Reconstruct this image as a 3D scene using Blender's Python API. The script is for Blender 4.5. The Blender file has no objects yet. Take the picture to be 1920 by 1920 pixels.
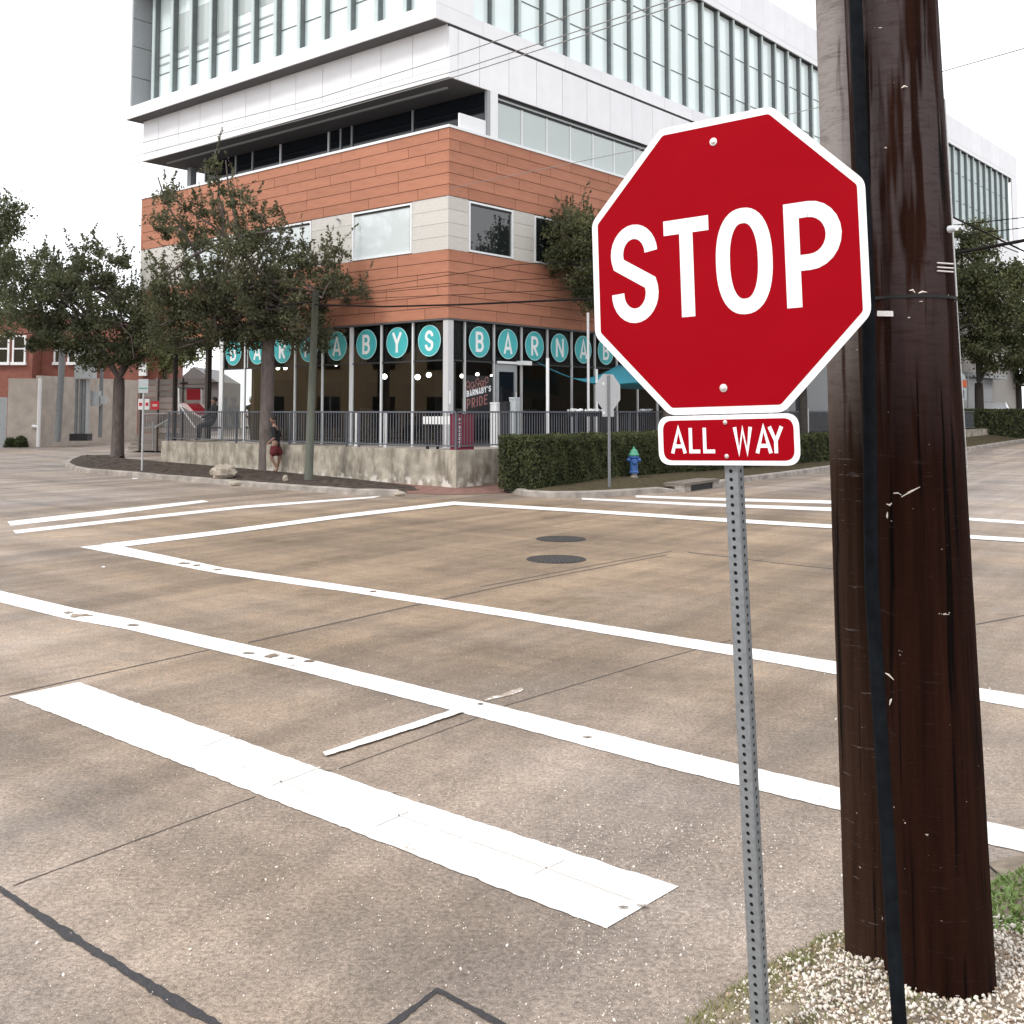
import bpy, math, random
import numpy as np
from mathutils import Vector, Matrix

# ------------------------------------------------------------------ camera, sky, sun
scene = bpy.context.scene
COL = scene.collection
R2D = math.radians
FOC, CX, CY, CAMH = 2000.0, 960.0, 640.0, 1.95          # photo is 1920 px wide, lower part of a 3:4 frame
PHI = math.atan(131 / 2000)
cam = bpy.data.cameras.new('camera'); camo = bpy.data.objects.new('camera', cam); COL.objects.link(camo)
camo.location = (0, 0, CAMH); camo.rotation_euler = (math.pi / 2 + PHI, 0, 0)
cam.sensor_width = 36; cam.lens = 36 * FOC / 1920; cam.shift_y = -(960 - CY) / 1920
cam.clip_start = 0.05; cam.clip_end = 1500
scene.camera = camo

SUN_EL, SUN_AZ = 48, 232                                 # azimuth clockwise from +Y
w = bpy.data.worlds.new('World'); scene.world = w; w.use_nodes = True
nt = w.node_tree; nt.nodes.clear()
sky = nt.nodes.new('ShaderNodeTexSky'); sky.sky_type = 'NISHITA'; sky.sun_disc = False
sky.sun_elevation = R2D(SUN_EL); sky.sun_rotation = R2D(SUN_AZ)
hs = nt.nodes.new('ShaderNodeHueSaturation'); hs.inputs['Saturation'].default_value = 0.10
mx = nt.nodes.new('ShaderNodeMix'); mx.data_type = 'RGBA'; mx.inputs[0].default_value = 0.80
mx.inputs[7].default_value = (14.6, 14.9, 15.4, 1)        # even white overcast over the clear sky
bg = nt.nodes.new('ShaderNodeBackground'); bg.inputs[1].default_value = 0.10
wo = nt.nodes.new('ShaderNodeOutputWorld')
nt.links.new(sky.outputs[0], hs.inputs['Color']); nt.links.new(hs.outputs[0], mx.inputs[6])
nt.links.new(mx.outputs[2], bg.inputs[0]); nt.links.new(bg.outputs[0], wo.inputs[0])
sl = bpy.data.lights.new('sun', 'SUN'); sl.energy = 1.5; sl.angle = R2D(14); sl.color = (1, .97, .92)
so = bpy.data.objects.new('sun', sl); COL.objects.link(so)
az, el = R2D(SUN_AZ), R2D(SUN_EL)
sdir = Vector((math.sin(az) * math.cos(el), math.cos(az) * math.cos(el), math.sin(el)))
so.rotation_euler = (-sdir).to_track_quat('-Z', 'Y').to_euler()
scene.view_settings.view_transform = 'Standard'; scene.view_settings.look = 'None'
scene.view_settings.exposure = 0.33; scene.view_settings.gamma = 1.0
scene.view_settings.use_curve_mapping = False
scene.cycles.use_denoising = True
scene.cycles.max_bounces = 8; scene.cycles.transparent_max_bounces = 12

# ------------------------------------------------------------------ survey helpers: photo measurement -> place
CF = Vector((0, math.cos(PHI), math.sin(PHI))); CU = Vector((0, -math.sin(PHI), math.cos(PHI)))
def ray(u, v): return CF + Vector(((u - CX) / FOC, 0, 0)) - CU * ((v - CY) / FOC)
def P(u, v, d): return Vector((0, 0, CAMH)) + ray(u, v) * d
def G(u, v, z=0.0):
    r = ray(u, v); return Vector((0, 0, CAMH)) + r * ((z - CAMH) / r.z)
RISE = 0.018
def zg(y): return RISE * max(0.0, y - 42.0)
def GR(u, v, dz=0.0):                                    # on the (gently rising) ground
    z = 0.0
    for _ in range(60):
        p = G(u, v, min(z + dz, 1.6)); z = 0.6 * z + 0.4 * zg(p.y)
    return p
rnd = random.Random(7)
rng = np.random.default_rng(11)

# ------------------------------------------------------------------ materials
M = {}
def nod(nt, t, **k):
    n = nt.nodes.new(t)
    for a, b in k.items(): setattr(n, a, b)
    return n
def mat(name, col, rough=.6, var=.12, scale=6, bump=0, bscale=None, metal=0, col2=None, spec=.5, obj_rand=0, detail=5, stretch=None, emit=None):
    m = bpy.data.materials.new(name); m.use_nodes = True; nt = m.node_tree; L = nt.links
    b = nt.nodes['Principled BSDF']; b.inputs['Roughness'].default_value = rough; b.inputs['Metallic'].default_value = metal
    b.inputs['Specular IOR Level'].default_value = spec
    tc = nod(nt, 'ShaderNodeTexCoord'); mp = nod(nt, 'ShaderNodeMapping')
    L.new(tc.outputs['Object'], mp.inputs[0])
    if stretch: mp.inputs['Scale'].default_value = stretch
    n = nod(nt, 'ShaderNodeTexNoise'); n.inputs['Scale'].default_value = scale; n.inputs['Detail'].default_value = detail
    L.new(mp.outputs[0], n.inputs['Vector'])
    r = nod(nt, 'ShaderNodeMapRange'); r.inputs[1].default_value = .3; r.inputs[2].default_value = .7
    L.new(n.outputs[0], r.inputs[0])
    c2 = col2 or tuple(c * (1 - var) for c in col); c1 = col if col2 else tuple(min(1, c * (1 + var)) for c in col)
    mxn = nod(nt, 'ShaderNodeMix', data_type='RGBA')
    mxn.inputs[6].default_value = (*c1, 1); mxn.inputs[7].default_value = (*c2, 1)
    L.new(r.outputs[0], mxn.inputs[0])
    out = mxn.outputs[2]
    if obj_rand:
        oi = nod(nt, 'ShaderNodeObjectInfo'); mr = nod(nt, 'ShaderNodeMapRange')
        mr.inputs[3].default_value = 1 - obj_rand; mr.inputs[4].default_value = 1 + obj_rand
        L.new(oi.outputs['Random'], mr.inputs[0])
        vm = nod(nt, 'ShaderNodeVectorMath', operation='SCALE'); L.new(out, vm.inputs[0]); L.new(mr.outputs[0], vm.inputs['Scale'])
        out = vm.outputs[0]
    L.new(out, b.inputs['Base Color'])
    if bump:
        n2 = nod(nt, 'ShaderNodeTexNoise'); n2.inputs['Scale'].default_value = bscale or scale * 4; n2.inputs['Detail'].default_value = 4
        L.new(mp.outputs[0], n2.inputs['Vector'])
        bp = nod(nt, 'ShaderNodeBump'); bp.inputs['Strength'].default_value = bump; bp.inputs['Distance'].default_value = .02
        L.new(n2.outputs[0], bp.inputs['Height']); L.new(bp.outputs[0], b.inputs['Normal'])
    if emit:
        b.inputs['Emission Color'].default_value = (*col, 1); b.inputs['Emission Strength'].default_value = emit
    M[name] = m; return m
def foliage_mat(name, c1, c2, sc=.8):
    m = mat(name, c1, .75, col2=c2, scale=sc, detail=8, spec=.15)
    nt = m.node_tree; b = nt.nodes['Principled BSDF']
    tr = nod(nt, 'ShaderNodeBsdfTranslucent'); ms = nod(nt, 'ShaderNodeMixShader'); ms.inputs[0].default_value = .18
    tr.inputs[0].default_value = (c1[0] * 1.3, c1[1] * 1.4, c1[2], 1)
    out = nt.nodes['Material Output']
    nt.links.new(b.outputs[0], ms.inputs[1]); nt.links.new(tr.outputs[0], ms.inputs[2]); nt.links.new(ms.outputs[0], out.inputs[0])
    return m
def glass_mat(name, tint=(.8, .85, .85), rough=.0, refl=1.0):
    m = bpy.data.materials.new(name); m.use_nodes = True; nt = m.node_tree; nt.nodes.clear(); L = nt.links
    o = nod(nt, 'ShaderNodeOutputMaterial'); t = nod(nt, 'ShaderNodeBsdfTransparent'); t.inputs[0].default_value = (*tint, 1)
    g = nod(nt, 'ShaderNodeBsdfGlossy'); g.inputs['Roughness'].default_value = rough
    f = nod(nt, 'ShaderNodeFresnel'); f.inputs[0].default_value = 1.5
    n = nod(nt, 'ShaderNodeTexNoise'); n.inputs['Scale'].default_value = .35
    bp = nod(nt, 'ShaderNodeBump'); bp.inputs['Strength'].default_value = .04; L.new(n.outputs[0], bp.inputs['Height']); L.new(bp.outputs[0], g.inputs['Normal'])
    mm = nod(nt, 'ShaderNodeMath', operation='MULTIPLY'); mm.inputs[1].default_value = refl; L.new(f.outputs[0], mm.inputs[0])
    ge = nod(nt, 'ShaderNodeNewGeometry'); inv = nod(nt, 'ShaderNodeMath', operation='SUBTRACT'); inv.inputs[0].default_value = 1; L.new(ge.outputs['Backfacing'], inv.inputs[1])
    m2 = nod(nt, 'ShaderNodeMath', operation='MULTIPLY'); L.new(mm.outputs[0], m2.inputs[0]); L.new(inv.outputs[0], m2.inputs[1]); mm = m2
    ms = nod(nt, 'ShaderNodeMixShader'); L.new(mm.outputs[0], ms.inputs[0]); L.new(t.outputs[0], ms.inputs[1]); L.new(g.outputs[0], ms.inputs[2])
    L.new(ms.outputs[0], o.inputs[0]); M[name] = m; return m

mat('galv', (.21, .22, .23), .5, .14, 60, .05, metal=.2)
mat('galv_light', (.50, .51, .52), .5, .1, 30, metal=.25)
mat('hole_dark', (.01, .01, .01), .8)
mat('sign_white', (.86, .84, .84), .4, .03, 20)
mat('bolt', (.75, .70, .68), .3, .1, 200, metal=.7)
mat('terracotta', (.405, .176, .110), .75, .10, 3, obj_rand=.07, spec=.25)
mat('terra_core', (.26, .12, .082), .8)
mat('panel_white', (.80, .80, .82), .5, .04, 2, obj_rand=.03)
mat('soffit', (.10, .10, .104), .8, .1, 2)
mat('joint_dark', (.03, .03, .032), .7)
mat('band_core', (.36, .36, .37), .7)
mat('stone', (.56, .53, .49), .7, .07, 8, obj_rand=.05)
mat('stone_core', (.44, .41, .38), .8)
mat('frame_white', (.78, .79, .80), .45, .04, 10)
mat('frame_gray', (.32, .34, .35), .5, .06, 10)
mat('mullion', (.60, .60, .61), .45, .08, 12, metal=.2)
mat('fin_side', (.155, .172, .172), .5, .1, 5, spec=.3)  # fin's shaded side painted into the colour; glazing bars share it
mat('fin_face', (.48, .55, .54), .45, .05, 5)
mat('black', (.012, .012, .014), .6)
mat('dark_glass_back', (.010, .013, .016), .25)
mat('upper_glass', (.80, .90, .89), .12, .05, .5, spec=1.0, obj_rand=.07)  # white sky reflection painted into the near-white base colour
mat('mid_glass', (.44, .49, .48), .14, .05, .6, spec=.9, obj_rand=.03)
mat('dark_glass', (.008, .010, .014), .05, .1, 1, spec=.5)
mat('win_glass', (.60, .65, .65), .06, .03, .5, spec=1.0)  # pale base colour carries the sky mirrored in the left facade windows
mat('win_glass_dark', (.012, .016, .016), .04, .2, 1.2, spec=1.0)
glass_mat('shop_glass', (.86, .88, .87), 0, 1.9)
mat('inner_wall', (.11, .075, .042), .8, .15, 1)
mat('inner_dark', (.03, .027, .025), .8)
mat('inner_floor', (.08, .06, .045), .6)
mat('teal', (.06, .44, .46), .5, .05, 5)
mat('teal_rim', (.45, .75, .76), .5)
mat('sail_teal', (.03, .25, .33), .6, .08, 3)
mat('letter_white', (.85, .87, .87), .5, .02)
mat('decal_pink', (.32, .14, .13), .5)
mat('rail', (.115, .122, .140), .6, .1, 20, spec=.2)
mat('red_banner', (.22, .022, .05), .6, .1, 8)
mat('wood_dark', (.15, .128, .115), .8, .3, 4, stretch=(1, 1, 10), obj_rand=.32)
mat('bark', (.12, .097, .088), .9, .3, 12, .6, stretch=(1, 1, .3))
mat('bark_dark', (.045, .037, .032), .9, .3, 12, .5)
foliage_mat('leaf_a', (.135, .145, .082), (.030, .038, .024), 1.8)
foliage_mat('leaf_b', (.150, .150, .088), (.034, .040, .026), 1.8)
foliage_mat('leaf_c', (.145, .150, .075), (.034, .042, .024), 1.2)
foliage_mat('leaf_yard', (.20, .21, .10), (.10, .12, .06), .7)
foliage_mat('hedge_leaf', (.105, .115, .052), (.036, .044, .022), 2.2)
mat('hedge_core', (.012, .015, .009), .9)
mat('grass', (.16, .20, .05), .8, col2=(.30, .26, .12), scale=7)
mat('clover', (.14, .24, .05), .6, col2=(.28, .36, .12), scale=14)
mat('soil', (.25, .20, .15), .95, .35, 14, .5)
mat('mulch', (.105, .082, .068), .95, scale=6, bump=.8, col2=(.028, .023, .020), spec=.1, detail=9)
mat('dirt_grass', (.105, .082, .050), .95, scale=11, bump=.8, col2=(.040, .036, .020), spec=.1, detail=9)
mat('pebble', (.84, .80, .74), .7, .2, 40, col2=(.66, .56, .46))
mat('pebble_brown', (.26, .18, .12), .9, .3, 60, col2=(.50, .38, .28))
mat('kerb', (.30, .265, .235), .85, .35, 3, .3)
mat('slab_shaded', (.17, .145, .12), .9, .3, 5, .3)  # kerb concrete with its shade put into a darker brown
mat('ramp_brick', (.19, .10, .08), .85, .2, 5, .2)
mat('block_wall', (.46, .41, .36), .85, .15, 2, .2)
mat('tan_render', (.50, .37, .22), .85, .1, 1)
mat('brick', (.23, .085, .062), .85, .18, 3, .1)
mat('util_gray', (.20, .215, .22), .6, .1, 6)
mat('util_light', (.42, .45, .46), .55, .08, 6)
mat('white_paint', (.78, .78, .78), .5, .04)
mat('cable', (.012, .010, .010), .8, spec=.1)
mat('cable_gray', (.22, .215, .215), .6)
mat('pole_green', (.075, .08, .062), .8, .2, 8, .2, stretch=(1, 1, .2))
mat('conduit', (.006, .0075, .0095), .75, .35, 25, spec=.06)
mat('hyd_blue', (.035, .10, .30), .5, .15, 10)
mat('hyd_green', (.07, .28, .18), .5, .1, 10)
mat('red_cloth', (.50, .02, .035), .7, .1)
mat('pinkish', (.60, .42, .40), .7, .08)
mat('skin', (.24, .135, .095), .6)
mat('cloth_black', (.010, .010, .012), .9)
mat('cloth_red', (.11, .012, .015), .85)
mat('hair', (.015, .012, .01), .8)
mat('car_white', (.80, .80, .82), .3, .02)
mat('tyre', (.02, .02, .02), .8)
mat('boulder', (.36, .31, .25), .9, .35, 5, .8)
mat('roof_gray', (.20, .19, .19), .9, .1)
mat('manhole', (.034, .030, .029), .6, .3, 25, .4)
mat('seal', (.028, .025, .027), .6, .3, 30, .4)
mat('joint', (.085, .066, .055), .9, .3, 20)
mat('orange', (.55, .12, .04), .6)
mat('porcelain', (.80, .82, .85), .2)
mat('globe', (1.0, .93, .80), .5, 0, emit=9.0)

def concrete_wall_mat():
    m = mat('conc_wall', (.40, .36, .295), .9, .25, 3, .3); nt = m.node_tree; L = nt.links
    b = nt.nodes['Principled BSDF']; base = b.inputs['Base Color'].links[0].from_socket
    tc = nod(nt, 'ShaderNodeTexCoord'); mp = nod(nt, 'ShaderNodeMapping'); mp.inputs['Scale'].default_value = (1.8, 1.8, .75)
    n = nod(nt, 'ShaderNodeTexNoise'); n.inputs['Scale'].default_value = 1.6; n.inputs['Detail'].default_value = 8; n.inputs['Roughness'].default_value = .7
    L.new(tc.outputs['Object'], mp.inputs[0]); L.new(mp.outputs[0], n.inputs['Vector'])
    r = nod(nt, 'ShaderNodeMapRange'); r.inputs[1].default_value = .44; r.inputs[2].default_value = .62; L.new(n.outputs[0], r.inputs[0])
    mx1 = nod(nt, 'ShaderNodeMix', data_type='RGBA'); L.new(r.outputs[0], mx1.inputs[0]); L.new(base, mx1.inputs[6]); mx1.inputs[7].default_value = (.19, .165, .13, 1)
    # pale mineral bloom near the foot of the wall
    sx = nod(nt, 'ShaderNodeSeparateXYZ'); L.new(tc.outputs['Object'], sx.inputs[0])
    n2 = nod(nt, 'ShaderNodeTexNoise'); n2.inputs['Scale'].default_value = 4; n2.inputs['Detail'].default_value = 8; L.new(tc.outputs['Object'], n2.inputs['Vector'])
    r2 = nod(nt, 'ShaderNodeMapRange'); r2.inputs[1].default_value = .50; r2.inputs[2].default_value = .60; L.new(n2.outputs[0], r2.inputs[0])
    r3 = nod(nt, 'ShaderNodeMapRange'); r3.inputs[1].default_value = .42; r3.inputs[2].default_value = .25; L.new(sx.outputs[2], r3.inputs[0])
    mu = nod(nt, 'ShaderNodeMath', operation='MULTIPLY'); L.new(r2.outputs[0], mu.inputs[0]); L.new(r3.outputs[0], mu.inputs[1])
    mx2 = nod(nt, 'ShaderNodeMix', data_type='RGBA'); L.new(mu.outputs[0], mx2.inputs[0]); L.new(mx1.outputs[2], mx2.inputs[6]); mx2.inputs[7].default_value = (.62, .58, .52, 1)
    L.new(mx2.outputs[2], b.inputs['Base Color'])
concrete_wall_mat()

def road_mat():
    m = bpy.data.materials.new('road'); m.use_nodes = True; nt = m.node_tree; L = nt.links; b = nt.nodes['Principled BSDF']
    b.inputs['Roughness'].default_value = .62; b.inputs['Specular IOR Level'].default_value = .35
    tc = nod(nt, 'ShaderNodeTexCoord')
    def noise(scale, detail=6, rot=0, st=(1, 1, 1), rough=.6):
        mr_ = nod(nt, 'ShaderNodeMapping'); mr_.inputs['Rotation'].default_value = (0, 0, rot); L.new(tc.outputs['Object'], mr_.inputs[0])
        mp = nod(nt, 'ShaderNodeMapping'); mp.inputs['Scale'].default_value = st
        L.new(mr_.outputs[0], mp.inputs[0]); n = nod(nt, 'ShaderNodeTexNoise')
        n.inputs['Scale'].default_value = scale; n.inputs['Detail'].default_value = detail; n.inputs['Roughness'].default_value = rough
        L.new(mp.outputs[0], n.inputs['Vector']); return n.outputs[0]
    def rng_(s, a, b_, c=0, d=1):
        r = nod(nt, 'ShaderNodeMapRange'); r.inputs[1].default_value = a; r.inputs[2].default_value = b_; r.inputs[3].default_value = c; r.inputs[4].default_value = d
        L.new(s, r.inputs[0]); return r.outputs[0]
    def mixc(f, a, c):
        x = nod(nt, 'ShaderNodeMix', data_type='RGBA'); L.new(f, x.inputs[0])
        for s, i in ((a, 6), (c, 7)):
            if isinstance(s, tuple): x.inputs[i].default_value = (*s, 1)
            else: L.new(s, x.inputs[i])
        return x.outputs[2]
    def scale(c, f):
        v = nod(nt, 'ShaderNodeVectorMath', operation='SCALE'); L.new(c, v.inputs[0]); L.new(f, v.inputs['Scale']); return v.outputs[0]
    big = noise(.16, 4)
    base = mixc(rng_(big, .38, .62), (.318, .252, .202), (.305, .257, .228))
    # tyre-dark streaks along both streets
    st1 = noise(1.0, 5, R2D(-56), (.06, .9, 1)); st2 = noise(1.0, 5, R2D(-139.5), (.05, .9, 1))
    # warm brown tone over the middle of the crossing, with an uneven outline
    geo = nod(nt, 'ShaderNodeVectorMath', operation='DISTANCE'); L.new(tc.outputs['Object'], geo.inputs[0]); geo.inputs[1].default_value = (0, 16, 0)
    adn = nod(nt, 'ShaderNodeMath', operation='MULTIPLY_ADD'); L.new(noise(.25, 5), adn.inputs[0]); adn.inputs[1].default_value = 18; L.new(geo.outputs['Value'], adn.inputs[2])
    base = mixc(rng_(adn.outputs[0], 22.5, 14), base, (.272, .196, .132))
    base = scale(base, rng_(st1, .38, .62, .66, 1.15)); base = scale(base, rng_(st2, .38, .62, .76, 1.08))
    med = noise(2.2, 8, rough=.7); base = scale(base, rng_(med, .34, .66, .88, 1.10)); base = scale(base, rng_(noise(9, 7, rough=.75), .34, .66, .84, 1.14))
    pt = noise(.7, 6, rough=.7); base = scale(base, rng_(pt, .56, .68, 1, .88))
    fine = noise(45, 4, rough=.8); base = scale(base, rng_(fine, .36, .64, .60, 1.40))
    gr = noise(170, 2, rough=.8); base = scale(base, rng_(gr, .36, .64, .66, 1.36))
    vo = nod(nt, 'ShaderNodeTexVoronoi'); vo.inputs['Scale'].default_value = 38; L.new(tc.outputs['Object'], vo.inputs['Vector'])
    sp = rng_(vo.outputs['Distance'], .10, .16, 1, 0)
    sel = rng_(noise(1.3, 3), .44, .60); selr = rng_(noise(60, 1), .55, .60)
    mu = nod(nt, 'ShaderNodeMath', operation='MULTIPLY'); L.new(sp, mu.inputs[0]); L.new(sel, mu.inputs[1])
    mu2 = nod(nt, 'ShaderNodeMath', operation='MULTIPLY'); L.new(mu.outputs[0], mu2.inputs[0]); L.new(selr, mu2.inputs[1])
    base = mixc(mu2.outputs[0], base, (.62, .54, .46))
    L.new(base, b.inputs['Base Color'])
    L.new(rng_(pt, .50, .66, .70, .34), b.inputs['Roughness'])
    bp = nod(nt, 'ShaderNodeBump'); bp.inputs['Strength'].default_value = .35; bp.inputs['Distance'].default_value = .006
    L.new(noise(90, 5, rough=.8), bp.inputs['Height']); L.new(bp.outputs[0], b.inputs['Normal'])
    M['road'] = m
road_mat()

def paint_mat(nm='road_paint', lo=.63):
    m = bpy.data.materials.new(nm); m.use_nodes = True; nt = m.node_tree; L = nt.links; b = nt.nodes['Principled BSDF']
    b.inputs['Roughness'].default_value = .6
    tc = nod(nt, 'ShaderNodeTexCoord')
    n = nod(nt, 'ShaderNodeTexNoise'); n.inputs['Scale'].default_value = 5; n.inputs['Detail'].default_value = 9; n.inputs['Roughness'].default_value = .75
    L.new(tc.outputs['Object'], n.inputs['Vector'])
    r = nod(nt, 'ShaderNodeMapRange'); r.inputs[1].default_value = lo; r.inputs[2].default_value = lo+.03; L.new(n.outputs[0], r.inputs[0])
    n2 = nod(nt, 'ShaderNodeTexNoise'); n2.inputs['Scale'].default_value = 30; n2.inputs['Detail'].default_value = 5; L.new(tc.outputs['Object'], n2.inputs['Vector'])
    r2 = nod(nt, 'ShaderNodeMapRange'); r2.inputs[1].default_value = .35; r2.inputs[2].default_value = .7; L.new(n2.outputs[0], r2.inputs[0])
    a = nod(nt, 'ShaderNodeMix', data_type='RGBA'); L.new(r2.outputs[0], a.inputs[0]); a.inputs[6].default_value = (.80, .79, .78, 1); a.inputs[7].default_value = (.66, .63, .60, 1)
    c = nod(nt, 'ShaderNodeMix', data_type='RGBA'); L.new(r.outputs[0], c.inputs[0]); L.new(a.outputs[2], c.inputs[6]); c.inputs[7].default_value = (.36, .29, .24, 1)
    L.new(c.outputs[2], b.inputs['Base Color']); M[nm] = m
paint_mat(); paint_mat('worn_paint', .47)
mat('paint_seam', (.66, .60, .56), .8, .1, 40)

def sign_red_mat():
    m = bpy.data.materials.new('sign_red'); m.use_nodes = True; nt = m.node_tree; L = nt.links; b = nt.nodes['Principled BSDF']
    tc = nod(nt, 'ShaderNodeTexCoord'); n = nod(nt, 'ShaderNodeTexNoise'); n.inputs['Scale'].default_value = 500; n.inputs['Detail'].default_value = 2
    L.new(tc.outputs['Object'], n.inputs['Vector'])
    mxn = nod(nt, 'ShaderNodeMix', data_type='RGBA'); L.new(n.outputs[0], mxn.inputs[0])
    mxn.inputs[6].default_value = (.265, .0006, .0050, 1); mxn.inputs[7].default_value = (.335, .0012, .008, 1)
    L.new(mxn.outputs[2], b.inputs['Base Color']); b.inputs['Roughness'].default_value = .30; b.inputs['Specular IOR Level'].default_value = .045
    n2 = nod(nt, 'ShaderNodeTexNoise'); n2.inputs['Scale'].default_value = 3.2; n2.inputs['Detail'].default_value = 1.5; L.new(tc.outputs['Object'], n2.inputs['Vector'])
    bp = nod(nt, 'ShaderNodeBump'); bp.inputs['Strength'].default_value = .5; bp.inputs['Distance'].default_value = .03
    L.new(n2.outputs[0], bp.inputs['Height']); L.new(bp.outputs[0], b.inputs['Normal']); M['sign_red'] = m
sign_red_mat()

def pole_mat(name, c1, c2, streak, sat_spec=.5, b0=.47):
    m = bpy.data.materials.new(name); m.use_nodes = True; nt = m.node_tree; L = nt.links; b = nt.nodes['Principled BSDF']
    tc = nod(nt, 'ShaderNodeTexCoord')
    def noise(scale, st, detail=6, rough=.65):
        mp = nod(nt, 'ShaderNodeMapping'); mp.inputs['Scale'].default_value = st; L.new(tc.outputs['Object'], mp.inputs[0])
        n = nod(nt, 'ShaderNodeTexNoise'); n.inputs['Scale'].default_value = scale; n.inputs['Detail'].default_value = detail; n.inputs['Roughness'].default_value = rough
        L.new(mp.outputs[0], n.inputs['Vector']); return n.outputs[0]
    def mr(s, a, c, d=0, e=1):
        r = nod(nt, 'ShaderNodeMapRange'); r.inputs[1].default_value = a; r.inputs[2].default_value = c; r.inputs[3].default_value = d; r.inputs[4].default_value = e; L.new(s, r.inputs[0]); return r.outputs[0]
    grain = noise(26, (1, 1, .05)); hor = noise(9, (1, 1, 5), 7, .75); wide = noise(10.5, (1, 1, .07), 3)
    a = nod(nt, 'ShaderNodeMix', data_type='RGBA'); L.new(mr(grain, .3, .7), a.inputs[0]); a.inputs[6].default_value = (*c1, 1); a.inputs[7].default_value = (*c2, 1)
    # weathered greyish bands higher up the pole
    sx = nod(nt, 'ShaderNodeSeparateXYZ'); L.new(tc.outputs['Object'], sx.inputs[0])
    hz = mr(sx.outputs[2], 1.75, 2.75); bnd = mr(wide, b0, b0+.07)
    mu = nod(nt, 'ShaderNodeMath', operation='MULTIPLY'); L.new(hz, mu.inputs[0]); L.new(bnd, mu.inputs[1])
    mu1 = nod(nt, 'ShaderNodeMath', operation='MULTIPLY'); L.new(mu.outputs[0], mu1.inputs[0]); L.new(mr(hor, .25, .5, .35, 1), mu1.inputs[1])
    c = nod(nt, 'ShaderNodeMix', data_type='RGBA'); L.new(mu1.outputs[0], c.inputs[0]); L.new(a.outputs[2], c.inputs[6]); c.inputs[7].default_value = (*streak, 1)
    # drying cracks along the grain and dark horizontal saw marks
    ck = noise(34, (1, 1, .022), 3, .5); ckm = mr(ck, .40, .36); c0_ = nod(nt, 'ShaderNodeMix', data_type='RGBA'); L.new(ckm, c0_.inputs[0]); L.new(c.outputs[2], c0_.inputs[6]); c0_.inputs[7].default_value = (.003, .0015, .001, 1)
    sm = noise(5, (1.5, 1.5, 16), 6, .8); smm = mr(sm, .62, .68, 0, .75); c1_ = nod(nt, 'ShaderNodeMix', data_type='RGBA'); L.new(smm, c1_.inputs[0]); L.new(c0_.outputs[2], c1_.inputs[6]); c1_.inputs[7].default_value = (*[q*.8 for q in streak], 1)
    c = c1_
    # chips where pale wood shows
    ch = noise(11, (1.4, 1.4, 3.2), 3, .8); chm = mr(ch, .715, .73)
    d = nod(nt, 'ShaderNodeMix', data_type='RGBA'); L.new(chm, d.inputs[0]); L.new(c.outputs[2], d.inputs[6]); d.inputs[7].default_value = (.55, .48, .42, 1)
    L.new(d.outputs[2], b.inputs['Base Color']); b.inputs['Roughness'].default_value = .78; b.inputs['Specular IOR Level'].default_value = sat_spec
    bp = nod(nt, 'ShaderNodeBump'); bp.inputs['Strength'].default_value = .6; bp.inputs['Distance'].default_value = .008
    ad = nod(nt, 'ShaderNodeMath', operation='ADD'); L.new(hor, ad.inputs[0]); L.new(grain, ad.inputs[1]); L.new(ad.outputs[0], bp.inputs['Height']); L.new(bp.outputs[0], b.inputs['Normal'])
    M[name] = m
pole_mat('pole_main', (.0085, .0028, .0020), (.027, .0092, .0052), (.068, .052, .052), .05)
pole_mat('pole_rear', (.020, .0085, .0045), (.050, .026, .017), (.27, .24, .23), .08, .36)

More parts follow.
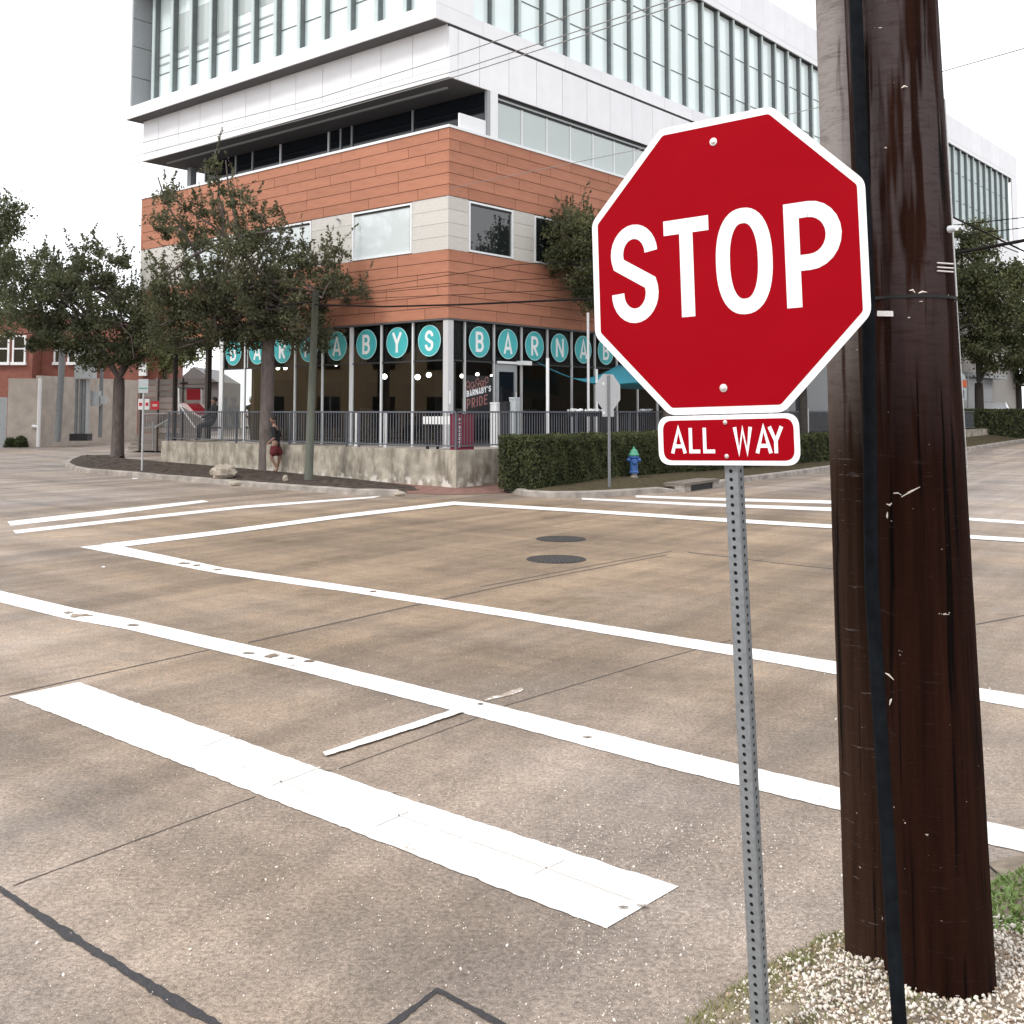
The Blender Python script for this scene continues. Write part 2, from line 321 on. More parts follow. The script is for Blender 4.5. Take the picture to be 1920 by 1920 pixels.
# ------------------------------------------------------------------ mesh helpers
class MB:
    def __init__(s): s.v = []; s.f = []; s.m = []; s.sm = False
    def add(s, vs, fs, mi=0):
        o = len(s.v); s.v += [tuple(v) for v in vs]; s.f += [tuple(i + o for i in f) for f in fs]; s.m += [mi] * len(fs); return s
    def box(s, x0, x1, y0, y1, z0, z1, mi=0):
        return s.add([(x0,y0,z0),(x1,y0,z0),(x1,y1,z0),(x0,y1,z0),(x0,y0,z1),(x1,y0,z1),(x1,y1,z1),(x0,y1,z1)],
                     [(0,3,2,1),(4,5,6,7),(0,1,5,4),(1,2,6,5),(2,3,7,6),(3,0,4,7)], mi)
    def tube(s, pts, r, n=8, mi=0, cap=True):
        pts = [Vector(p) for p in pts]; rs = r if isinstance(r, (list, tuple)) else [r] * len(pts)
        rings = []; up = Vector((0, 0, 1))
        for i, p in enumerate(pts):
            t = (pts[min(i + 1, len(pts) - 1)] - pts[max(i - 1, 0)]).normalized()
            a = t.cross(up if abs(t.z) < .9 else Vector((1, 0, 0))).normalized(); b = t.cross(a).normalized()
            if rings and a.dot(la) < 0 and abs(t.z) < .9: a, b = -a, -b
            la = a
            rings.append([p + (a * math.cos(2*math.pi*k/n) + b * math.sin(2*math.pi*k/n)) * rs[i] for k in range(n)])
        vs = [v for q in rings for v in q]; fs = []
        for i in range(len(rings) - 1):
            for k in range(n):
                fs.append((i*n+k, i*n+(k+1) % n, (i+1)*n+(k+1) % n, (i+1)*n+k))
        if cap: fs += [tuple(range(n)), tuple(range((len(rings)-1)*n, len(rings)*n))[::-1]]
        return s.add(vs, fs, mi)
    def lathe(s, prof, c=(0, 0, 0), n=16, mi=0):
        vs = [(c[0]+r*math.cos(2*math.pi*k/n), c[1]+r*math.sin(2*math.pi*k/n), c[2]+z) for r, z in prof for k in range(n)]
        fs = [(i*n+k, i*n+(k+1) % n, (i+1)*n+(k+1) % n, (i+1)*n+k) for i in range(len(prof)-1) for k in range(n)]
        return s.add(vs, fs, mi)
    def prism(s, poly, z0, z1, mi=0):
        n = len(poly); vs = [(p[0], p[1], z0) for p in poly] + [(p[0], p[1], z1) for p in poly]
        return s.add(vs, [tuple(range(n))[::-1], tuple(range(n, 2*n))] + [(i, (i+1) % n, n+(i+1) % n, n+i) for i in range(n)], mi)
    def build(s, name, mats, parent=None, smooth=None, loc=None, rot=None):
        me = bpy.data.meshes.new(name); me.from_pydata(s.v, [], s.f)
        for m in (mats if isinstance(mats, (list, tuple)) else [mats]): me.materials.append(M[m])
        if len(set(s.m)) > 1: me.polygons.foreach_set('material_index', s.m)
        if s.sm if smooth is None else smooth: me.polygons.foreach_set('use_smooth', [True] * len(me.polygons))
        me.update(); o = bpy.data.objects.new(name, me); COL.objects.link(o)
        if parent: o.parent = parent
        if loc is not None: o.location = loc
        if rot is not None: o.rotation_euler = rot
        return o
def tag(o, label=None, cat=None, group=None, kind=None):
    if label: o['label'] = label
    if cat: o['category'] = cat
    if group: o['group'] = group
    if kind: o['kind'] = kind
    return o
def empty(name, loc, label, cat, group=None, rot=(0, 0, 0)):
    o = bpy.data.objects.new(name, None); COL.objects.link(o); o.location = loc; o.rotation_euler = rot
    o.empty_display_size = .3; return tag(o, label, cat, group)
UC = {}
def pbox(name, parent, m, x0, x1, y0, y1, z0, z1, label=None):
    if m not in UC:
        me = bpy.data.meshes.new('unit_' + m); mb = MB().box(-.5, .5, -.5, .5, -.5, .5); me.from_pydata(mb.v, [], mb.f); me.materials.append(M[m]); UC[m] = me
    o = bpy.data.objects.new(name, UC[m]); COL.objects.link(o); o.parent = parent
    o.location = ((x0+x1)/2, (y0+y1)/2, (z0+z1)/2); o.scale = (abs(x1-x0), abs(y1-y0), abs(z1-z0))
    if label: o['label'] = label
    return o
def fast_mesh(name, verts, faces, m, parent=None, smooth=False):
    """verts (n,3) numpy, faces (k,q) numpy of equal size"""
    me = bpy.data.meshes.new(name); k, q = faces.shape
    me.vertices.add(len(verts)); me.vertices.foreach_set('co', verts.astype(np.float32).ravel())
    me.loops.add(k*q); me.loops.foreach_set('vertex_index', faces.astype(np.int32).ravel())
    me.polygons.add(k); me.polygons.foreach_set('loop_start', np.arange(0, k*q, q, dtype=np.int32)); me.polygons.foreach_set('loop_total', np.full(k, q, dtype=np.int32))
    if smooth: me.polygons.foreach_set('use_smooth', np.ones(k, dtype=bool))
    me.materials.append(M[m]); me.update(calc_edges=True)
    o = bpy.data.objects.new(name, me); COL.objects.link(o)
    if parent: o.parent = parent
    return o

# ------------------------------------------------------------------ stroke lettering
def arc(cx, cy, rx, ry, a0, a1, n=14): return [(cx+rx*math.cos(R2D(a0+(a1-a0)*i/n)), cy+ry*math.sin(R2D(a0+(a1-a0)*i/n))) for i in range(n+1)]
def glyph(ch, wd, t):
    """centre lines of a letter 1 high, wd wide, for stroke t"""
    h = t/2; x0, x1, y0, y1 = h, wd-h, h, 1-h; xm = wd/2; rx = (x1-x0)/2; m = .5
    if ch == 'S':
        ry = (y1-y0)*.265; yu, yl = y1-ry, y0+ry
        return [arc(xm, yu, rx, ry, 2, 205, 16) + arc(xm, yl, rx, ry, 25, -182, 16)]
    if ch == 'T': return [[(0, y1), (wd, y1)], [(xm, 0), (xm, 1-t*.98)]]
    if ch == 'O':
        ry = (y1-y0)/2; pts = []
        for i in range(49):
            a = 2*math.pi*i/48; c, s = math.cos(a), math.sin(a); e = 2/2.35
            pts.append((xm+rx*abs(c)**e*(1 if c >= 0 else -1), .5+ry*abs(s)**e*(1 if s >= 0 else -1)))
        return [pts]
    if ch in 'PRB':
        ym = .42 if ch == 'P' else (.46 if ch == 'R' else .52); rr = (y1-ym)/2
        xs = max(x1-rr*.95, x0+.02)
        s = [[(x0, 0), (x0, 1)], [(x0, y1), (xs, y1)] + arc(xs, ym+rr, x1-xs, rr, 90, -90, 12) + [(x0, ym)]]
        if ch == 'R': s.append([(xs*.75, ym), (x1+.01, 0)])
        if ch == 'B':
            r2 = (ym-y0)/2; xs2 = max(x1-r2*.95, x0+.02); s[1] = [(x0, y1), (xs, y1)] + arc(xs, ym+rr, x1-xs-.03, rr, 90, -90, 12) + [(x0, ym)]
            s.append([(x0, ym), (xs2, ym)] + arc(xs2, y0+r2, x1-xs2, r2, 90, -90, 12) + [(x0, y0)])
        return s
    if ch == 'D': return [[(x0, 0), (x0, 1)], [(x0, y1), (xm, y1)] + arc(xm, .5, x1-xm, (y1-y0)/2, 90, -90, 16) + [(x0, y0)]]
    if ch == 'A': return [[(h*.9, 0), (xm, 1-h*.3), (wd-h*.9, 0)], [(wd*.22, .28), (wd*.78, .28)]]
    if ch == 'L': return [[(x0, 1), (x0, 0)], [(x0, y0), (wd, y0)]]
    if ch == 'E': return [[(x0, 1), (x0, 0)], [(x0, y0), (wd, y0)], [(x0, .52), (wd*.85, .52)], [(x0, y1), (wd, y1)]]
    if ch == 'I': return [[(xm, 0), (xm, 1)]]
    if ch == 'W': return [[(h*.8, 1), (wd*.28, h*.3), (xm, .92), (wd*.72, h*.3), (wd-h*.8, 1)]]
    if ch == 'N': return [[(x0, 0), (x0, 1)], [(x0, 1-h*.4), (x1, h*.4)], [(x1, 0), (x1, 1)]]
    if ch == 'Y': return [[(h*.8, 1), (xm, .45), (wd-h*.8, 1)], [(xm, .48), (xm, 0)]]
    if ch == 'V': return [[(h*.8, 1), (xm, h*.3), (wd-h*.8, 1)]]
    if ch == "'": return [[(xm, 1), (xm, .75)]]
    return []
def ribbon(mb, pts, t, z, T, closed=False):
    n = len(pts); L_, R_ = [], []
    P2 = [Vector(p) for p in pts]
    for i in range(n):
        if closed: a, c = P2[(i-1) % (n-1)], P2[(i+1) % (n-1)]
        else: a, c = P2[max(i-1, 0)], P2[min(i+1, n-1)]
        p = P2[i]
        d0 = (p-a).normalized() if (p-a).length > 1e-9 else None; d1 = (c-p).normalized() if (c-p).length > 1e-9 else None
        d0 = d0 or d1; d1 = d1 or d0; tt = (d0+d1).normalized(); nn = Vector((-tt.y, tt.x)); k = min(2.2, 1/max(.3, nn.dot(Vector((-d0.y, d0.x)))))
        L_.append(p+nn*t/2*k); R_.append(p-nn*t/2*k)
    vs = [T(p.x, p.y, z) for p in L_] + [T(p.x, p.y, z) for p in R_]
    mb.add(vs, [(i, i+n, i+n+1, i+1) for i in range(n-1)])
def letter(name, ch, x, y, wd, ht, t, T, m, parent, z=0.0, dz=.0002):
    """one letter, lower-left corner (x, y) in the sign's own plane; T maps plane to object space"""
    mb = MB()
    for k, st in enumerate(glyph(ch, wd/ht, t/ht)):
        ribbon(mb, [(x+px*ht, y+py*ht) for px, py in st], t, z+k*dz, T, closed=(ch == 'O'))
    return mb.build(name, m, parent)

# ================================================================== GROUND AND ROAD
def grid(name, xs, ys, zf, m):
    v = [(x, y, zf(x, y)) for y in ys for x in xs]; nx = len(xs)
    f = [(j*nx+i, j*nx+i+1, (j+1)*nx+i+1, (j+1)*nx+i) for j in range(len(ys)-1) for i in range(nx-1)]
    return MB().add(v, f).build(name, m, smooth=True)
road = tag(grid('road', [-400, -150, -80, -40, -20, 0, 20, 40, 80, 150, 400], [-60, -20, 0, 10, 20, 30, 40, 42, 44, 50, 60, 80, 120, 200, 600],
                lambda x, y: zg(y) if y < 120 else zg(120), 'road'), 'brown concrete road and street crossing with dark tyre streaks', kind='structure')

def resample(poly, step):
    out = []
    for i in range(len(poly)):
        a, b = poly[i], poly[(i+1) % len(poly)]; k = max(1, int((b-a).length/step))
        out += [a.lerp(b, j/k) for j in range(k)]
    return out
def strip_px(name, m, top, bot, dz, parent=road, jit=.0055, step=.03, label=None):
    """painted strip between an upper and a lower edge given at measured points"""
    A = [GR(u, v) for u, v in top]; B = [GR(u, v) for u, v in bot]
    def dens(pl):
        o = []
        for a, b in zip(pl[:-1], pl[1:]):
            k = max(1, int((b-a).length/step)); o += [a.lerp(b, j/k) for j in range(k)]
        return o+[pl[-1]]
    def res_n(pl, n):
        L = [0]; 
        for a, b in zip(pl[:-1], pl[1:]): L.append(L[-1]+(b-a).length)
        o = []
        for i in range(n):
            s = L[-1]*i/(n-1); j = max(k for k in range(len(L)) if L[k] <= s+1e-9); j = min(j, len(pl)-2)
            o.append(pl[j].lerp(pl[j+1], (s-L[j])/max(1e-9, L[j+1]-L[j])))
        return o
    n = max(3, int(sum((b-a).length for a, b in zip(A[:-1], A[1:]))/step)+1)
    A, B = res_n(A, n), res_n(B, n); r = random.Random(hash(name+str(len(top))+str(top[0])) & 0xffff); wa = wb = 0
    vs = []
    for a, b in zip(A, B):
        d = (b-a).normalized(); wa = wa*.35+r.uniform(-jit, jit); wb = wb*.35+r.uniform(-jit, jit)
        pa, pb = a+d*wa, b+d*wb; vs += [(pa.x, pa.y, zg(pa.y)+dz), (pb.x, pb.y, zg(pb.y)+dz)]
    o = MB().add(vs, [(2*i, 2*i+1, 2*i+3, 2*i+2) for i in range(n-1)]).build(name, m, parent)
    if label: o['label'] = label
    return o
Z1 = .004
PT = 'road_paint'
strip_px('stop_bar', PT, [(148,1280),(700,1478),(1272,1664)], [(18,1307),(560,1520),(1135,1743)], Z1, label='wide near stop bar')
strip_px('crosswalk_line', PT, [(-90,1080),(0,1108),(140,1141),(240,1160),(520,1222),(960,1330),(1240,1400),(1586,1481),(1853,1542),(2100,1600)],
         [(-90,1102),(0,1130),(120,1160),(240,1181),(520,1248),(960,1362),(1240,1438),(1586,1523),(1853,1584),(2100,1640)], Z1)
strip_px('crosswalk_line', PT, [(205,1020),(420,1065),(650,1098),(960,1145),(1370,1210),(1578,1243),(1838,1291),(2050,1325)],
         [(148,1026),(410,1076),(650,1110),(960,1159),(1370,1229),(1578,1267),(1838,1315),(2050,1352)], Z1)
strip_px('crosswalk_line', PT, [(190,1021),(420,994),(640,965),(848,941)], [(215,1028),(420,1002),(640,972),(862,946)], Z1+.003)
strip_px('crosswalk_line', PT, [(850,941),(1100,956),(1350,972),(1568,985),(1815,1004),(1990,1014)], [(845,947),(1100,962),(1350,979),(1568,992),(1815,1011),(1990,1022)], Z1+.006)
strip_px('crosswalk_line', PT, [(24,995),(230,972),(460,948),(715,930)], [(30,1001),(230,978),(460,953),(700,934)], Z1)
strip_px('stop_bar', PT, [(14,978),(200,957),(380,938)], [(20,986),(200,966),(392,941)], Z1, label='far left stop bar')
strip_px('stop_bar', PT, [(1192,929),(1350,934),(1570,939)], [(1192,933),(1350,939),(1570,945)], Z1, label='far right stop bar')
strip_px('crosswalk_line', PT, [(1091,934),(1300,943),(1568,952),(1817,971),(1990,982)], [(1091,937),(1300,948),(1568,959),(1817,976),(1990,988)], Z1)
strip_px('guide_line', PT, [(605,1414),(700,1382),(858,1331)], [(610,1421),(720,1388),(872,1337)], Z1+.009, label='thin short painted line crossing the near crosswalk line')
strip_px('guide_line', 'worn_paint', [(905,1312),(940,1303),(978,1290)], [(912,1316),(948,1307),(982,1294)], Z1, jit=.014, step=.03, label='broken faded end of the thin painted line beyond the crosswalk line')
for tp, bt in [([(345,1398),(480,1447),(600,1497)], [(345,1399.6),(480,1448.8),(600,1499)]), ([(745,1529),(960,1604),(1190,1690)], [(745,1531),(960,1606.5),(1190,1692.5)]),
               ([(505,1474),(600,1439)], [(506,1477),(601,1441)]), ([(700,1550),(765,1522)], [(702,1552.5),(767,1524)]), ([(380,1400),(430,1380)], [(381,1402),(431,1382)]), ([(1000,1640),(1060,1612)], [(1001,1642),(1061,1614)])]:
    strip_px('paint_seam', 'paint_seam', tp, bt, Z1+.003, jit=.003, step=.04)
for tp, bt in [([(-40,1315),(0,1305),(400,1216)], [(-40,1317),(0,1307),(400,1217.5)]), ([(465,1204),(755,1139),(960,1095),(1250,1040)], [(465,1206.5),(755,1141),(960,1096.5),(1250,1041)]),
               ([(25,1660),(250,1577),(480,1493)], [(25,1662),(250,1579),(480,1494.6)]), ([(635,1441),(895,1346)], [(635,1442.6),(895,1347.3)]),
               ([(940,1325),(1230,1238),(1370,1200)], [(940,1326.4),(1230,1239.2),(1370,1201)]), ([(1290,1035),(1480,1058),(1600,1070)], [(1290,1036),(1480,1059),(1600,1071.5)]),
               ([(900,1100),(1100,1062),(1260,1033)], [(900,1101.3),(1100,1063),(1260,1034)]), ([(1830,1170),(1990,1140)], [(1830,1172),(1990,1142)])]:
    strip_px('slab_joint', 'joint', tp, bt, .0022, jit=.0025, step=.03)
strip_px('sealed_crack', 'seal', [(-60,1628),(0,1662),(120,1738),(250,1820),(330,1866),(425,1925),(520,1985)], [(-60,1640),(0,1674),(110,1752),(240,1832),(310,1880),(395,1925),(490,1990)], .003, jit=.006, step=.03)
strip_px('sealed_crack', 'seal', [(700,1940),(745,1908),(818,1853)], [(710,1948),(755,1915),(820,1862)], .003, jit=.004, step=.02)
strip_px('sealed_crack', 'seal', [(819,1853),(900,1893),(970,1935)], [(820,1863),(890,1900),(950,1938)], .0036, jit=.004, step=.02)
def chip(u, v, wpx, hpx):
    c = GR(u, v); sx = wpx/FOC*c.y/2; sy = hpx/FOC*c.y/2/((CAMH)/c.y); n_ = 23; r = random.Random(int(u)); 
    MB().add([(c.x+sx*math.cos(6.283*k/n_)*r.uniform(.35, 1.25), c.y+sy*math.sin(6.283*k/n_)*r.uniform(.35, 1.25), zg(c.y)+.0105) for k in range(n_)], [tuple(range(n_))]).build('paint_chip', 'road', road)
for a_ in ((150, 1155, 44, 7), (128, 1150, 22, 4), (512, 1231, 34, 8), (580, 1241, 24, 4), (545, 1236, 16, 3), (368, 1061, 18, 3), (345, 1057, 22, 3), (408, 1069, 20, 2.5), (700, 1110, 16, 3), (470, 1226, 26, 3), (740, 1487, 10, 5), (610, 1445, 30, 2), (1170, 1705, 26, 4), (1205, 1702, 30, 5), (250, 1173, 30, 3), (900, 1322, 12, 4), (1100, 1384, 24, 3)): chip(*a_)
# manhole covers
def manhole(u, v, wpx, label):
    c = G(u, v, 0); d = (c-Vector((0, 0, CAMH))).dot(CF); r = wpx/2/FOC*d
    e = empty('manhole_cover', (c.x, c.y, 0), label, 'manhole cover', 'round manhole covers in the crossing')
    MB().lathe([(0, .006), (r*.93, .006), (r*.94, .002)], n=40).build('lid', 'manhole', e)
    rib = MB()
    for a in range(-5, 6):
        x = a*r*.16; hw = math.sqrt(max(0, (r*.88)**2-x*x)); rib.box(x-.012, x+.012, -hw, hw, .0065, .012)
    rib.build('rib_pattern', 'manhole', e)
    MB().lathe([(r*.95, .003), (r*.955, .009), (r*1.03, .009), (r*1.035, .001)], n=40).build('ring', 'manhole', e)
manhole(1052, 1011, 90, 'smaller round iron manhole cover, the farther of the two in the crossing')
manhole(1043, 1049, 108, 'larger round iron manhole cover, the nearer of the two in the crossing')

# kerbs ------------------------------------------------------------
def kerb(pts_px, label, side=1, wd=.17, ht=.13, taper=True):
    pts = [GR(u, v) for u, v in pts_px]; q = []
    for a, b in zip(pts[:-1], pts[1:]):
        k = max(1, int((b-a).length/.4)); q += [a.lerp(b, j/k) for j in range(k)]
    q.append(pts[-1]); vs = []; n = len(q); r = random.Random(3)
    for i, p in enumerate(q):
        t = (q[min(i+1, n-1)]-q[max(i-1, 0)]); t.z = 0; t.normalize(); nn = Vector((-t.y, t.x, 0))*side
        h = ht*(min(1, i/2, (n-1-i)/2) if taper else 1)+.01+r.uniform(-.008, .008); j = r.uniform(-.012, .012)
        for off, z in ((j, -.02), (.02+j, h*.8), (.045+j, h), (wd, h), (wd, -.02)): vs.append((p.x+nn.x*off, p.y+nn.y*off, zg(p.y)+z))
    fs = [(i*5+k, i*5+k+1, (i+1)*5+k+1, (i+1)*5+k) for i in range(n-1) for k in range(4)]
    if not taper: fs += [(0, 1, 2, 3, 4), tuple((n-1)*5+k for k in range(5))[::-1]]
    return tag(MB().add(vs, fs).build('kerb', 'kerb'), label, kind='structure')
LK = [(146,860),(126,868),(120,875),(134,882),(160,887),(250,894),(300,899),(440,911),(560,921),(660,928),(748,930),(768,924)]
kerb(LK, 'worn concrete kerb round the tree island')
RK = [(948,922),(980,930),(1030,933),(1079,934),(1133,932),(1192,928),(1288,922)]
RK2 = [(1342,913),(1400,903),(1480,893),(1566,880),(1690,862),(1808,846),(1919,828),(2060,806)]
kerb(RK, 'chipped concrete kerb in front of the hedge'); kerb(RK2, 'long concrete kerb along the right hand street', taper=False)
# drain inlet
a, b = G(1290, 922), G(1342, 914); dn = (b-a).normalized(); nn = Vector((-dn.y, dn.x, 0))
e = empty('storm_drain', (a+b)/2, 'black kerb drain inlet under a concrete slab beside the far right stop bar', 'drain', rot=(0, 0, math.atan2(dn.y, dn.x)))
L_ = (b-a).length
pbox('slab', e, 'slab_shaded', -L_*.62, L_*.62, -.02, .55, .15, .215); pbox('opening', e, 'black', -L_*.40, L_*.40, .03, .6, .0, .149)
pbox('side_block', e, 'kerb', -L_*.62, -L_*.40, 0, .5, -.01, .149); pbox('side_block', e, 'kerb', L_*.40, L_*.62, 0, .5, -.01, .149)

def ruled(name, m, F, B, nz=4, amp=.015, label=None, kind='structure'):
    """ground surface between a front and a back line (lists of Vectors)"""
    vs = []; n = len(F)
    for i in range(n):
        for k in range(nz+1):
            p = F[i].lerp(B[i], k/nz); vs.append((p.x, p.y, p.z+(rnd.uniform(-amp, amp) if 0 < k < nz else 0)))
    fs = [(i*(nz+1)+k, (i+1)*(nz+1)+k, (i+1)*(nz+1)+k+1, i*(nz+1)+k+1) for i in range(n-1) for k in range(nz)]
    return tag(MB().add(vs, fs).build(name, m, smooth=True), label, kind=kind)
def V3(p, z): return Vector((p.x, p.y, z))

# ------------------------------------------------------------------ corner frame of the building
ANG = math.atan2(.764, .645); BA = Vector((math.cos(ANG), math.sin(ANG), 0)); BB = Vector((-math.sin(ANG), math.cos(ANG), 0))
B0 = Vector((-1.74, 29.0, 0))
def BW(x, y, z=0): return B0+BA*x+BB*y+Vector((0, 0, z))
TX, TY = -2.26, -2.43                                     # terrace corner in the building's frame

# planting strips and pavement behind the kerbs
def off(pts_px, d, side=1):
    pts = [GR(u, v) for u, v in pts_px]; o = []
    for i, p in enumerate(pts):
        t = pts[min(i+1, len(pts)-1)]-pts[max(i-1, 0)]; t.z = 0; t.normalize(); o.append(p+Vector((-t.y, t.x, 0))*d*side)
    return o
F = [V3(p, zg(p.y)+.125) for p in off(LK[4:], .14)]; F[-2].z = .09; F[-1].z = .012
Bk = [BW(TX-.0, TY+s, .30) for s in (17.5, 15.2, 12.5, 11.0, 7.6, 4.2, 2.2, .2)]
for q, z in zip(Bk, (.46, .40, .36, .34, .28, .2, .14, .06)): q.z = z
ruled('planting_bed', 'mulch', F, Bk, 5, .03, 'dark mulch bed between the left kerb and the terrace wall')
F2 = [V3(p, .13+zg(p.y)) for p in off(LK[:5], .14)]
Bc = GR(235, 858, .3); ruled('planting_bed', 'mulch', F2, [V3(Bc, .42)]*5, 3, .01, 'rounded end of the dark mulch bed under the left tree')
# corner ramp
A0, A1 = G(768, 926), G(948, 925); C0 = BW(TX, TY, .1)
ruled('kerb_ramp', 'ramp_brick', [V3(A0+Vector((-1.6,.9,0)), .004), V3(A0, .008), V3((A0+A1)/2+Vector((0, -.35, 0)), .006), V3(A1, .008), V3(A1+Vector((.4, .6, 0)), .012)],
      [BW(TX, TY+4, .17), BW(TX, TY+1.8, .14), BW(TX, TY, .12), BW(TX+1.6, TY, .13), BW(TX+3, TY, .15)], 3, .002, 'reddish brick kerb ramp at the terrace corner')
# verge along the right street up to the terrace / hedge
Fv = [V3(p, zg(p.y)+.13) for p in off(RK+RK2, .14)]
Bv = [BW(TX+s, TY, .2+.2*min(1, max(0, s-2.6)/3)+zg(BW(TX+s, TY).y)) for s in (2.0, 2.6, 3.2, 4, 5, 6.2, 9, 11, 14, 19, 24, 32, 42, 50, 58)]
ruled('verge', 'dirt_grass', Fv, Bv[:len(Fv)], 5, .03, 'dry brown grass verge between kerb and hedge')
# driveway / pavement to the left of the terrace: gentle lighter concrete
# ================================================================== NEAR VERGE WITH GRAVEL
nv = [G(1230,1985,.0), G(1290,1920,.0), G(1382,1846,.0), G(1445,1810,.0), G(1590,1740,.0), G(1700,1680,0), G(1853,1620,.0), G(1925,1603,.0), G(2100,1560,0)]
outer = [Vector((.5, 2.4, 0)), Vector((.8, 2.3, 0)), Vector((1.1, 2.2, 0)), Vector((1.5, 2.2, 0)), Vector((1.9, 2.2, 0)), Vector((2.3, 2.3, 0)), Vector((2.8, 2.5, 0)), Vector((3.3, 2.8, 0)), Vector((4.2, 3.2, 0))]
def vz(x, y):                                            # height of the verge
    return .075+.03*math.exp(-((x-1.25)**2+(y-3.25)**2)/.35)
F = [Vector((p.x, p.y, .012)) for p in nv]; Bq = [Vector((p.x, p.y, .08)) for p in outer]
vs = []; n = len(F); NZ = 14
Fd = []; Bd = []
for i in range(n-1):
    for k in range(6): Fd.append(F[i].lerp(F[i+1], k/6)); Bd.append(Bq[i].lerp(Bq[i+1], k/6))
Fd.append(F[-1]); Bd.append(Bq[-1])
for a, b in zip(Fd, Bd):
    L_ = (b-a).length
    for k in range(NZ+1):
        p = a.lerp(b, k/NZ); d = L_*k/NZ
        z = .008+(vz(p.x, p.y)-.008)*min(1, d/.35); vs.append((p.x, p.y, z+rnd.uniform(-.003, .003)))
fs = [(i*(NZ+1)+k, (i+1)*(NZ+1)+k, (i+1)*(NZ+1)+k+1, i*(NZ+1)+k+1) for i in range(len(Fd)-1) for k in range(NZ)]
verge_near = tag(MB().add(vs, fs).build('verge', 'soil', smooth=True), 'bare soil strip under the near gravel and grass', kind='structure')
poly = [(p.x, p.y) for p in nv]
def edge_dist(x, y):                                     # signed distance inside the verge edge line
    best = 9; sgn = 1
    for (ax, ay), (bx, by) in zip(poly[:-1], poly[1:]):
        dx, dy = bx-ax, by-ay; t = max(0, min(1, ((x-ax)*dx+(y-ay)*dy)/(dx*dx+dy*dy))); qx, qy = ax+dx*t, ay+dy*t
        d = math.hypot(x-qx, y-qy)
        if d < best: best = d; sgn = 1 if (dx*(y-ay)-dy*(x-ax)) < 0 else -1
    return best*sgn
def vheight(x, y): return .008+(vz(x, y)-.008)*min(1, max(0, edge_dist(x, y))/.35)
# pebbles
ico_v = []; ph = (1+5**.5)/2
for a, b in ((1, ph), (-1, ph), (1, -ph), (-1, -ph)): ico_v += [(0, a, b), (a, b, 0), (b, 0, a)]
ico_v = np.array(ico_v)/math.sqrt(1+ph*ph)
def ico_faces(v):
    f = []
    for i in range(12):
        for j in range(i+1, 12):
            for k in range(j+1, 12):
                if all(abs(np.linalg.norm(v[p]-v[q])-1.0515) < .01 for p, q in ((i, j), (j, k), (i, k))):
                    n_ = np.cross(v[j]-v[i], v[k]-v[i]); f.append((i, j, k) if n_ @ v[i] > 0 else (i, k, j))
    return np.array(f)
ico_f = ico_faces(ico_v)
def stones(name, pts, sizes, m, flat=.62):
    V, Fc = [], []
    for i, (p, s) in enumerate(zip(pts, sizes)):
        q = rng.normal(size=4); q /= np.linalg.norm(q); w_, x, y, z = q
        Rm = np.array([[1-2*(y*y+z*z), 2*(x*y-z*w_), 2*(x*z+y*w_)], [2*(x*y+z*w_), 1-2*(x*x+z*z), 2*(y*z-x*w_)], [2*(x*z-y*w_), 2*(y*z+x*w_), 1-2*(x*x+y*y)]])
        d = ico_v*np.array([1.3, .9, flat])*(1+rng.uniform(-.30, .26, (12, 1)))
        V.append(d@Rm.T*s+np.array(p)); Fc.append(ico_f+12*i)
    return fast_mesh(name, np.concatenate(V), np.concatenate(Fc), m, smooth=True)
pts, sz = [], []
while len(pts) < 24000:
    x, y = rng.uniform(.55, 3.4), rng.uniform(2.45, 4.6); ed = edge_dist(x, y)
    if ed < .03: continue
    # gravel bed round the poles; thins to grass on the left and towards the far right
    k = 1.0
    gl = (x-.58)/.30+.15                                    # left limit
    k *= min(1, max(.05, gl))
    gr = 4.05-.35*(x-1.6)                               # far limit right of the poles
    if y > gr: k *= max(0.0, 1-(y-gr)/.12)
    if ed < .2: k *= .55
    if rng.uniform() > k: continue
    s = rng.uniform(.0035, .0082); pts.append((x, y, vheight(x, y)+s*.4+rng.uniform(0, .010))); sz.append(s)
kk = rng.uniform(size=len(pts)) < .16
tag(stones('gravel', [p for p, q in zip(pts, kk) if q], [q_ for q_, q in zip(sz, kk) if q], 'pebble_brown', .5), 'brown stone and bark bits mixed into the white gravel', 'gravel', kind='stuff')
sz = [q_*(.7 if rng.uniform() < .5 else 1.15) for q_ in sz]
tag(stones('gravel', [p for p, q in zip(pts, kk) if not q], [q_ for q_, q in zip(sz, kk) if not q], 'pebble'), 'white gravel chips heaped round the foot of the big wooden pole', 'gravel', kind='stuff')
pts, sz = [], []
for _ in range(4000):
    r_ = rng.uniform()
    if r_ < .45: x, y = rng.uniform(.2, 1.6), rng.uniform(3.4, 5.2)
    elif r_ < .8: k_ = rng.integers(5); x, y = rng.normal((.05, -1.2, -.4, .35, -1.5)[k_], .35), rng.normal((4.0, 3.9, 5.2, 5.4, 4.9)[k_], .4)
    else: x, y = rng.uniform(-3, 4), rng.uniform(3.2, 9)
    if edge_dist(x, y) > -.02 and y < 6: continue
    s = rng.uniform(.0012, .0036) if rng.uniform() < .95 else rng.uniform(.0035, .007); pts.append((x, y, s*.5)); sz.append(s)
tag(stones('stone_crumbs', pts, sz, 'pebble'), 'loose pale crumbs of gravel scattered on the near road', 'gravel', kind='stuff')
